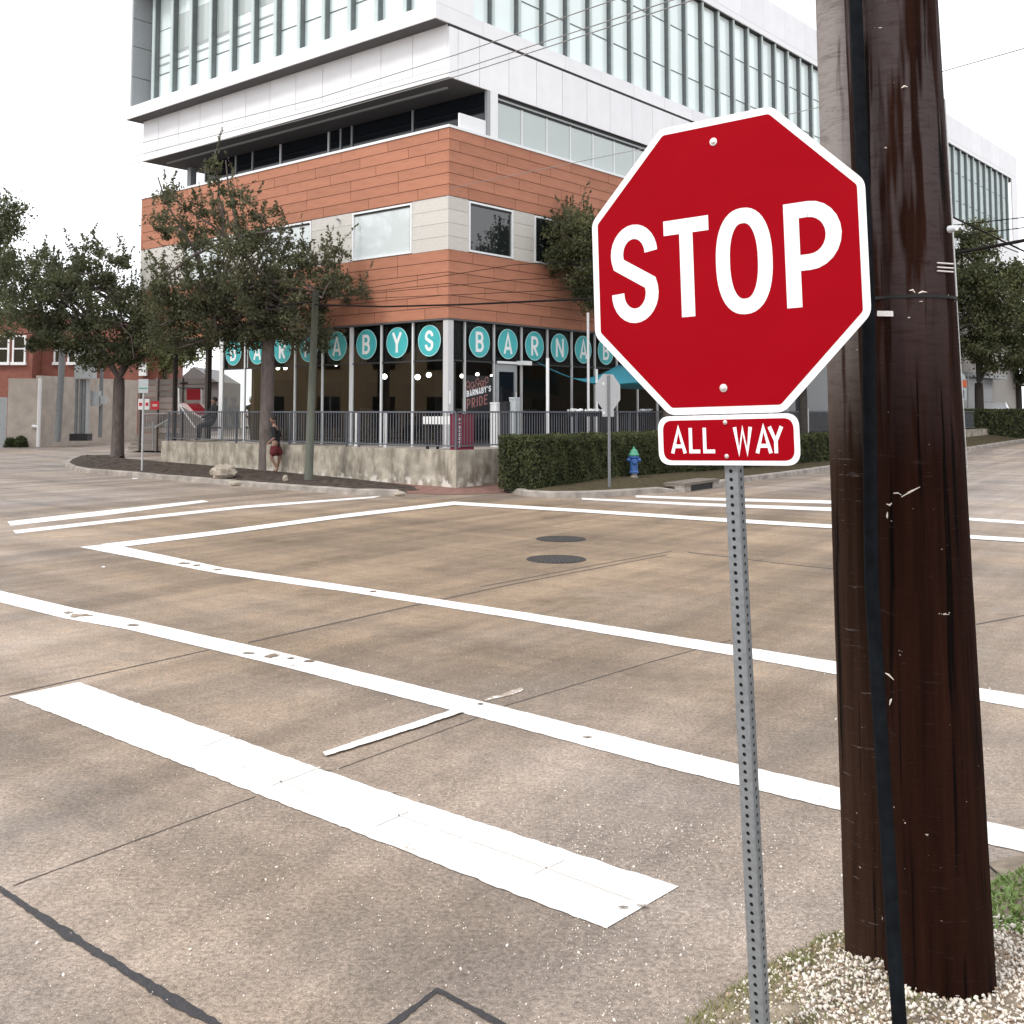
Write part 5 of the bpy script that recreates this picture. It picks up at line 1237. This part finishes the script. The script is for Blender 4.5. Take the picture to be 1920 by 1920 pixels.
tree('live_oak', (t1.x, t1.y, .33), [(150, 560, 105, 75, 1.3), (235, 590, 85, 70, 1.2), (60, 580, 85, 70, 1.2), (170, 630, 120, 42, .9), (110, 510, 75, 40, .5), (200, 505, 65, 40, .38), (190, 665, 85, 30, .7), (255, 655, 50, 34, .5), (90, 628, 60, 34, .5), (290, 600, 50, 60, .6), (40, 500, 60, 60, .7), (170, 475, 40, 20, .10)], t1.y, 36000, 'leaf_a',
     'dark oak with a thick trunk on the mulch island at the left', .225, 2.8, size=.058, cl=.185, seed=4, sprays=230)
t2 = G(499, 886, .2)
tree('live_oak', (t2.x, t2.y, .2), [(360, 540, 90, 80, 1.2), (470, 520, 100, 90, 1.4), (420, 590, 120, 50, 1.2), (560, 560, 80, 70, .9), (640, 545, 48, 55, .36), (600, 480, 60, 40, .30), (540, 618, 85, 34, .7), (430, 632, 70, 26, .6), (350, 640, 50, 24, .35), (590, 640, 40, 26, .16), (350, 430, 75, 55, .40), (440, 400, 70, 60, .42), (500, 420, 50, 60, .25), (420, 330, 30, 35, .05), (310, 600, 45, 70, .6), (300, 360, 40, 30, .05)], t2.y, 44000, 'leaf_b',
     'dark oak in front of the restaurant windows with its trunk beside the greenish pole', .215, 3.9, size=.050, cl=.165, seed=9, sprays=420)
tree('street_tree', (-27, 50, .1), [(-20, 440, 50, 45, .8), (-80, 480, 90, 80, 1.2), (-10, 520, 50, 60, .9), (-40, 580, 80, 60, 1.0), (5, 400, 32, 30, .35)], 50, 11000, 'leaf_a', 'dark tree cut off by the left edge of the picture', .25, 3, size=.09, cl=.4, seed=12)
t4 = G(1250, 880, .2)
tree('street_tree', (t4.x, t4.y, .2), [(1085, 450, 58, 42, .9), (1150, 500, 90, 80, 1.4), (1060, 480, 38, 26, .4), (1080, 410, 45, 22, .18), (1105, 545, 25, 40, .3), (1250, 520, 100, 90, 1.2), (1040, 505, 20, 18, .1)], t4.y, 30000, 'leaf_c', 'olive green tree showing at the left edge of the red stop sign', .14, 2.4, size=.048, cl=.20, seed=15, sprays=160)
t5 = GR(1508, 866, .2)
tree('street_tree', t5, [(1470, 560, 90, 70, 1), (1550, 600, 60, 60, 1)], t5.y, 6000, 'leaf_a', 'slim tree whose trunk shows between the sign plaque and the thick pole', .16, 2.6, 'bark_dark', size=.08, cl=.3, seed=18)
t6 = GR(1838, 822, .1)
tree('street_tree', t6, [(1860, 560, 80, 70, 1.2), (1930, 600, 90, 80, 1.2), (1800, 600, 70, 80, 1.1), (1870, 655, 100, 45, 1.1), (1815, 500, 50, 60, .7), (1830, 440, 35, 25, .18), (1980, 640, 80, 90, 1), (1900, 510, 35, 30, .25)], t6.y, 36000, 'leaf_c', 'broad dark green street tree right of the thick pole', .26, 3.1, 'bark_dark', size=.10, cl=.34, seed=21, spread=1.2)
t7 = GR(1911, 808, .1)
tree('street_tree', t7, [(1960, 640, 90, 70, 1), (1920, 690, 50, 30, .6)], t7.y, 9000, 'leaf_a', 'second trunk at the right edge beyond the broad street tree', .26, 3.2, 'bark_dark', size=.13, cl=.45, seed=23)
tree('garden_tree', (-21.5, 66, .4), [(305, 665, 40, 35, 1), (280, 640, 40, 30, .8), (345, 650, 35, 30, .8), (320, 620, 60, 30, .8)], 66, 9000, 'leaf_yard', 'pale green garden tree behind the wooden fence', .2, 1.8, size=.11, cl=.45, seed=25, spread=1)

# ================================================================== LEFT SIDE: GREENISH POLE, SIGN POST, BOULDERS
gp = G(578, 903, .14); gt = P(592, 545, gp.y+.3)
tag(MB().tube([(gp.x, gp.y, 0), (gt.x, gt.y+.0, gt.z)], [.115, .085], 16).build('wooden_pole', 'pole_green', smooth=True), 'greenish wooden pole standing on the kerb strip right of the second tree', 'pole')
sp = GR(266, 880, .2); se = empty('street_sign', (sp.x, sp.y, .2), 'thin sign post with a small pale plate in front of the left tree island', 'street sign')
MB().tube([(0, 0, -.1), (0, 0, CAMH+(771-735)/2000*sp.y-.2)], .03, 8).build('post', 'galv_light', se)
zt = CAMH+(771-711)/2000*sp.y-.2; pbox('plate', se, 'util_light', -.15, .15, -.045, -.035, zt-.42, zt); pbox('stripe', se, 'hyd_green', -.13, .13, -.048, -.0455, zt-.30, zt-.26)
def boulder(u, v, wpx, hpx, label, seed):
    c = GR(u, v, .2); d = c.y; r = np.random.default_rng(seed); bm_v = []; n1, n2 = 12, 8
    w_, h_ = wpx/2/FOC*d, hpx/FOC*d; mb = MB(); fz = [[r.uniform(.8, 1.15) for _ in range(n1)] for _ in range(n2+1)]
    for i in range(n2+1):
        th = math.pi*i/n2
        for k in range(n1): a = 2*math.pi*k/n1; q = fz[i][k] if 0 < i < n2 else 1; mb.v.append((w_*math.sin(th)**.7*math.cos(a)*q, w_*.7*math.sin(th)**.7*math.sin(a)*q, h_*.5+h_*.55*math.cos(th)*q))
    for i in range(n2):
        for k in range(n1): mb.f.append((i*n1+k, i*n1+(k+1) % n1, (i+1)*n1+(k+1) % n1, (i+1)*n1+k)); mb.m.append(0)
    o = mb.build('boulder', 'boulder'); o.location = (c.x, c.y, c.z-.06); tag(o, label, 'boulder', 'boulders in the mulch bed'); return o
boulder(419, 893, 48, 25, 'pale jagged boulder at the kerb left of the second tree', 3)
boulder(308, 874, 46, 13, 'flat brown boulder between the sign post and the terrace wall', 5)
boulder(441, 906, 26, 8, 'small broken stone lying on the kerb left of the second tree', 8)
boulder(535, 899, 10, 12, 'little white stone between the second tree and the greenish pole', 9)
boulder(750, 925, 22, 8, 'pale chipped lump at the right end of the left kerb', 10)
for i, (u, v) in enumerate([(254, 898), (482, 909), (194, 1064)]):
    c = GR(u, v); k_ = .3 if i == 2 else .8; o = MB().box(-.10*k_, .10*k_, -.06*k_, .06*k_, 0, .03*k_).build('litter', 'white_paint'); o.location = (c.x, c.y, zg(c.y)+.003); o.rotation_euler = (0, 0, i); tag(o, ['scrap of white paper on the road by the left kerb', 'white scrap on the kerb edge left of the second tree', 'tiny white scrap beside the far crosswalk line'][i], 'litter')

# ================================================================== LEFT BACKGROUND
def wallpt(u, vb): return GR(u, vb)
wa, wb_, wc = GR(-60, 842), GR(73, 838), GR(256, 824)
def wall_piece(name, a, b, z1, th, m, parent): 
    d = (b-a); d.z = 0; n_ = Vector((-d.y, d.x, 0)).normalized()*th
    return MB().prism([(a.x, a.y), (b.x, b.y), (b.x+n_.x, b.y+n_.y), (a.x+n_.x, a.y+n_.y)], -.1, z1).build(name, m, parent)
bw = empty('block_wall', (0, 0, 0), 'tall tan rendered block wall with a white downpipe at the left', 'wall')
H1 = CAMH+(771-710)/2000*wb_.y
wall_piece('wall_panel', GR(12, 839), wb_, H1, .3, 'block_wall', bw); wall_piece('wall_panel', wb_+Vector((.03, 0, 0)), wc, H1+.15, .3, 'block_wall', bw)
wall_piece('low_wall', GR(-120, 842), GR(11, 839), CAMH+(771-745)/2000*52, .3, 'util_light', bw)
a = GR(74, 838); MB().tube([(a.x, a.y-.15, .2), (a.x, a.y-.15, H1)], .10, 8).build('downpipe', 'white_paint', bw)
a = GR(62, 838); MB().tube([(a.x, a.y-.15, 1.2), (a.x+.3, a.y-.15, 1.2)], .08, 8).build('pipe_elbow', 'white_paint', bw)
a = P(50, 725, 53); MB().box(-.12, .12, -.35, 0, -.25, .2).build('wall_light', 'bark_dark', bw, loc=a)
ug = empty('service_post', (GR(110, 830).x, GR(110, 830).y, 0), 'thick grey steel post in front of the block wall', 'post'); b0 = P(108, 828, 52)-ug.location; b1 = P(118, 640, 52)-ug.location
MB().tube([b0, b1], .15, 12).build('shaft', 'util_gray', ug)
a = P(160, 770, 53.5); ee = empty('electrical_cabinet', (a.x, a.y, .2), 'grey electrical cabinet on four conduits beside the thick grey post', 'cabinet')
def EC(u, v, d=53.5): return P(u, v, d)-ee.location
c0, c1 = EC(145, 710), EC(180, 684); MB().box(c0.x, c1.x, -.5, 0, c0.z, c1.z).build('cabinet_box', 'util_light', ee); c0, c1 = EC(147, 683), EC(178, 655); MB().box(c0.x, c1.x, -.2, .1, c0.z+.02, c1.z).build('upper_box', 'util_light', ee)
for u in (146, 154, 160, 167): c0, c1 = EC(u, 822), EC(u, 711); MB().tube([(c0.x, -.2, c0.z), (c1.x, -.2, c1.z)], .085, 8).build('conduit', 'util_gray' if u != 167 else 'util_light', ee)
c0 = EC(154, 826); MB().box(c0.x-.4, c0.x+.5, -.5, .1, c0.z, c0.z+.35).build('base', 'black', ee)
a = P(185, 750, 54); me_ = empty('meter_box', (a.x, a.y, .2), 'small white meter box on a thin post left of the left tree trunk', 'meter box')
def EM(u, v, d=54): return P(u, v, d)-me_.location
c0, c1 = EM(175, 761), EM(190, 733); MB().box(c0.x, c1.x, -.35, 0, c0.z, c1.z).build('box', 'util_light', me_); c0, c1 = EM(190, 758), EM(200, 742); MB().box(c0.x+.02, c1.x, -.2, 0, c0.z, c1.z).build('meter', 'util_light', me_)
c0, c1 = EM(188, 820), EM(188, 680); MB().tube([(c0.x, .1, c0.z), (c1.x, .1, c1.z)], .1, 8).build('post', 'util_gray', me_)
# brick house
hse = empty('brick_house', (0, 0, 0), 'red brick house with white framed windows behind the block wall', 'house')
def hx(u, d): return (u-960)/2000*d
HD = 64
def hz(v, d=HD): return CAMH+(771-v)/2000*d
MB().box(hx(-160, HD), hx(60, HD), HD, HD+6, 0, hz(585)).build('wall', 'brick', hse); MB().box(hx(60, HD)+.01, hx(285, HD), HD+1.2, HD+6, 0, hz(600)).build('wall', 'brick', hse)
def hwin(u0, u1, v0, v1, d, cols=1):
    x0, x1, z0, z1 = hx(u0, d), hx(u1, d), hz(v1, d), hz(v0, d); mb = MB(); f = .10
    mb.box(x0-f, x0, d-.12, d+.05, z0-f, z1+f); mb.box(x1, x1+f, d-.12, d+.05, z0-f, z1+f); mb.box(x0, x1, d-.12, d+.05, z1, z1+f); mb.box(x0-f-.05, x1+f+.05, d-.2, d+.05, z0-f-.18, z0-f-.005); mb.box(x0, x1, d-.10, d+.05, (z0+z1)/2-.04, (z0+z1)/2+.04)
    w_ = mb.build('window', 'white_paint', hse); MB().box(x0, x1, d-.06, d-.04, z0-.09, z1).build('pane', 'win_glass_dark', w_)
hwin(-12, 14, 632, 676, HD); hwin(26, 45, 632, 676, HD); hwin(104, 114, 640, 676, HD+1.2); hwin(130, 140, 640, 676, HD+1.2)
MB().box(hx(148, HD+1), hx(182, HD+1), HD+.6, HD+1.1, hz(683, HD+1), hz(640, HD+1)).build('bay_panel', 'util_light', hse)
MB().box(hx(-165, HD), hx(64, HD), HD-.3, HD+6.2, hz(585), hz(580)).build('roof', 'roof_gray', hse)
MB().box(hx(262, HD+1), hx(276, HD+1), HD+.8, HD+1.1, hz(705, HD+1), hz(680, HD+1)).build('downpipe_box', 'white_paint', hse)
# shrubs by the wall
for i, u in enumerate((5, 25, 44)):
    c = GR(u, 838); e = empty('shrub', (c.x, c.y-.3, zg(c.y)), ['leftmost round dark shrub at the foot of the block wall', 'middle round dark shrub at the foot of the block wall', 'rightmost round dark shrub by the white downpipe'][i], 'shrub', 'round shrubs at the block wall')
    d = rng.normal(size=(1500, 3)); d /= np.linalg.norm(d, axis=1)[:, None]; d[:, 2] = np.abs(d[:, 2]); leaf_cloud('foliage', d*np.array([.34, .34, .55])*rng.uniform(.8, 1.05, (1500, 1)), None, .05, 'hedge_leaf', e)
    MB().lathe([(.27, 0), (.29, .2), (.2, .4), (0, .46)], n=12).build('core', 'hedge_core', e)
# wooden fence with separate boards
fa, fb2 = P(262, 836, 47.5), P(392, 836, 44.5); fd = fb2-fa; fd.z = 0; FL = fd.length
fn = empty('wooden_fence', (fa.x, fa.y, .2), 'weathered grey fence of horizontal boards left of the restaurant', 'fence', rot=(0, 0, math.atan2(fd.y, fd.x)))
FH = CAMH+(771-710)/2000*46-.2; nb = 12
for i in range(nb):
    z0 = i*FH/nb
    for a, b in ((0, FL*.26), (FL*.26+.01, FL*.62), (FL*.62+.01, FL)):
        pbox('board', fn, 'wood_dark', a, b, rnd.uniform(0, .02), .05, z0+.018, z0+FH/nb-.014)
for x in (0, FL*.26, FL*.62, FL): pbox('post', fn, 'wood_dark', x-.06, x+.06, -.07, -.005, 0, FH+.05)
for (u0, u1, v0, v1, m, lab) in ((259, 268, 748, 768, 'white_paint', 'left white notice fixed to the wooden fence'), (271, 280, 748, 768, 'white_paint', 'right white notice fixed to the wooden fence'), (283, 298, 752, 768, 'red_cloth', 'square red notice fixed to the wooden fence')):
    a, b = P(u0, v1, 46.2), P(u1, v0, 46.2); e = empty('notice_board', ((a.x+b.x)/2, a.y, a.z), lab, 'sign', 'notices on the wooden fence'); w_ = (b.x-a.x)/2; MB().box(-w_, w_, -.02, .02, 0, b.z-a.z).build('panel', m, e)
    MB().box(-w_*.6, w_*.6, -.026, -.021, (b.z-a.z)*.35, (b.z-a.z)*.65).build('print', 'pinkish' if m == 'red_cloth' else 'red_cloth', e)
# stair rail
sr = empty('stair_railing', P(290, 838, 42), 'pale metal stair railing between the wooden fence and the terrace', 'railing')
def SRL(u, v, d=42): return P(u, v, d)-sr.location
mb = MB(); mb.tube([SRL(268, 777), SRL(312, 775)], .025, 6); mb.tube([SRL(288, 803), SRL(317, 786, 41)], .03, 6); mb.tube([SRL(268, 803), SRL(300, 798)], .02, 6); mb.build('handrail', 'util_light', sr)
for u in range(270, 314, 5): MB().tube([SRL(u, 777), SRL(u, 801)], .012, 4).build('baluster', 'util_light', sr)
for u in (287, 312): MB().tube([SRL(u, 790), SRL(u, 842)], .03, 6).build('post', 'util_light', sr)
stp = empty('steps', (GR(290, 848).x, GR(290, 848).y, .2), 'dark concrete steps up to the terrace beside the stair railing', 'steps')
for k in range(4): pbox('step', stp, 'kerb', -1.2, 1.2, k*.32, k*.32+.5, 0, .17*(k+1))
# distant gabled roof
gr_ = empty('far_house', (-24, 74, .5), 'grey gabled roof of a house beyond the wooden fence', 'house')
def GH(u, v, d=74): return P(u, v, d)-gr_.location
a, b, c = GH(332, 716), GH(365, 688), GH(410, 716); MB().prism([(a.x, 0), (c.x, 0), (c.x, 6), (a.x, 6)], -1, a.z).build('wall', 'roof_gray', gr_)
MB().add([(a.x, -.3, a.z), (c.x, -.3, a.z), (b.x, -.3, b.z), (a.x, 6, a.z), (c.x, 6, a.z), (b.x, 6, b.z)], [(0, 1, 2), (3, 5, 4), (0, 2, 5, 3), (1, 4, 5, 2), (0, 3, 4, 1)]).build('roof', 'roof_gray', gr_)

# ================================================================== RIGHT BACKGROUND
rb0 = GR(1790, 808)
hedge((22.5, 56, 0), (42, 66, 0), 1.2, .30, 2.02, 'long dark hedge under the broad street tree at the right edge', 16000, 1, 'hedge_leaf', .09)
ce = empty('parked_car', (P(1862, 768, 62).x, 62, 1.16), 'white car parked behind the long hedge at the right edge', 'car', rot=(0, 0, R2D(62)))
prof = [(-2.15, .35), (-2.2, .62), (-2.05, .86), (-1.35, .95), (-.75, 1.38), (.75, 1.42), (1.45, 1.0), (2.1, .92), (2.2, .6), (2.15, .35)]
mb = MB(); n_ = len(prof); vs = [(x, -.85 if z < 1 else -.68, z) for x, z in prof]+[(x, .85 if z < 1 else .68, z) for x, z in prof]
mb.add(vs, [tuple(range(n_)), tuple(range(n_, 2*n_))[::-1]]+[(i, n_+i, n_+(i+1) % n_, (i+1) % n_) for i in range(n_)]); mb.build('body', 'car_white', ce)
MB().add([(-1.22, -.80, .98), (-.72, -.70, 1.32), (-.05, -.70, 1.35), (-.05, -.80, .98)], [(0, 3, 2, 1)]).build('side_window', 'dark_glass', ce); MB().add([(.05, -.80, .98), (.05, -.70, 1.35), (.72, -.70, 1.35), (1.25, -.80, 1.0)], [(0, 3, 2, 1)]).build('side_window', 'dark_glass', ce)
ce.scale = (.92, .92, .92)
for x in (-1.35, 1.35):
    for y in (-.86, .70): 
        wv = MB(); n2 = 18; wv.tube([(x, y, .33), (x, y+.16, .33)], .33, n2); wv.build('wheel', 'tyre', ce)
pbox('recess_panel', bld, 'dark_glass_back', 42.5, 49.8, .20, .29, .3, 3.95); pbox('shopfront_fascia', bld, 'util_light', 42.4, 50.4, -.5, .19, 3.95, 4.2)  # dark panel stands in for the shade of a recess in the facade
sq = GR(1813, 826, .1); q = empty('bus_stop_sign', (sq.x, sq.y, zg(sq.y)), 'tall round topped white and orange sign on a thin post right of the thick pole', 'street sign')
def QL(u, v): return P(u, v, sq.y)-q.location
c0, c1 = QL(1794, 712), QL(1813, 696); zc = QL(0, 712).z; xc = QL(1798, 0).x; n_ = 14; ring = [(xc+.36*math.cos(math.pi*k/n_), zc+.42*math.sin(math.pi*k/n_)) for k in range(n_+1)]
MB().add([(x, -.02, z) for x, z in ring]+[(x, .02, z) for x, z in ring], [tuple(range(n_+1)), tuple(range(n_+1, 2*n_+2))[::-1]]+[(i, n_+1+i, n_+2+i, i+1) for i in range(n_)]).build('round_head', 'util_light', q)
c0, c1 = QL(1788, 726), QL(1812, 713); MB().box(c0.x, c1.x, -.03, .03, c0.z, c1.z).build('orange_panel', 'orange', q)
c0, c1 = QL(1790, 750), QL(1811, 728); MB().box(c0.x, c1.x, -.03, .03, c0.z, c1.z).build('white_panel', 'util_light', q)
for v in (735, 743): c0 = QL(1804, v); MB().box(c0.x-.05, c0.x+.06, -.045, -.035, c0.z-.1, c0.z+.1).build('black_mark', 'black', q)
MB().tube([QL(1814, 826), QL(1815, 700)], .035, 8).build('post', 'util_gray', q)
a = GR(1516, 868, .1); b = P(1514, 766, a.y); tag(MB().tube([(a.x, a.y, 0), (a.x, a.y, b.z)], .045, 8).build('metal_post', 'galv_light'), 'thin grey metal post at the kerb between the plaque and the thick pole', 'post')
# buildings across the two streets: they are what the restaurant glass mirrors
def block(name, x0, x1, y0, y1, h, m, lab, wx):
    e = empty(name, ((x0+x1)/2, (y0+y1)/2, 0), lab, 'building'); cx, cy = (x0+x1)/2, (y0+y1)/2
    pbox('wall', e, m, x0-cx, x1-cx, y0-cy, y1-cy, 0, h); pbox('roof', e, 'roof_gray', x0-cx-.3, x1-cx+.3, y0-cy-.3, y1-cy+.3, h, h+.3)
    xf = (x1-cx if wx > 0 else x0-cx); n_ = int((y1-y0)/3.2)
    for i in range(n_):
        for z0 in (1.0, 4.4):
            if z0+1.6 < h: y_ = y0-cy+1+i*3.2; pbox('window', e, 'win_glass_dark', xf-.05, xf+.05, y_, y_+1.3, z0, z0+1.8)
block('side_building', -48, -36, 2, 44, 8.6, 'tan_render', 'brown two storey building across the left street', 1)
block('side_building', 44, 56, 4, 52, 9.0, 'inner_dark', 'dark two storey building across the right street', -1)
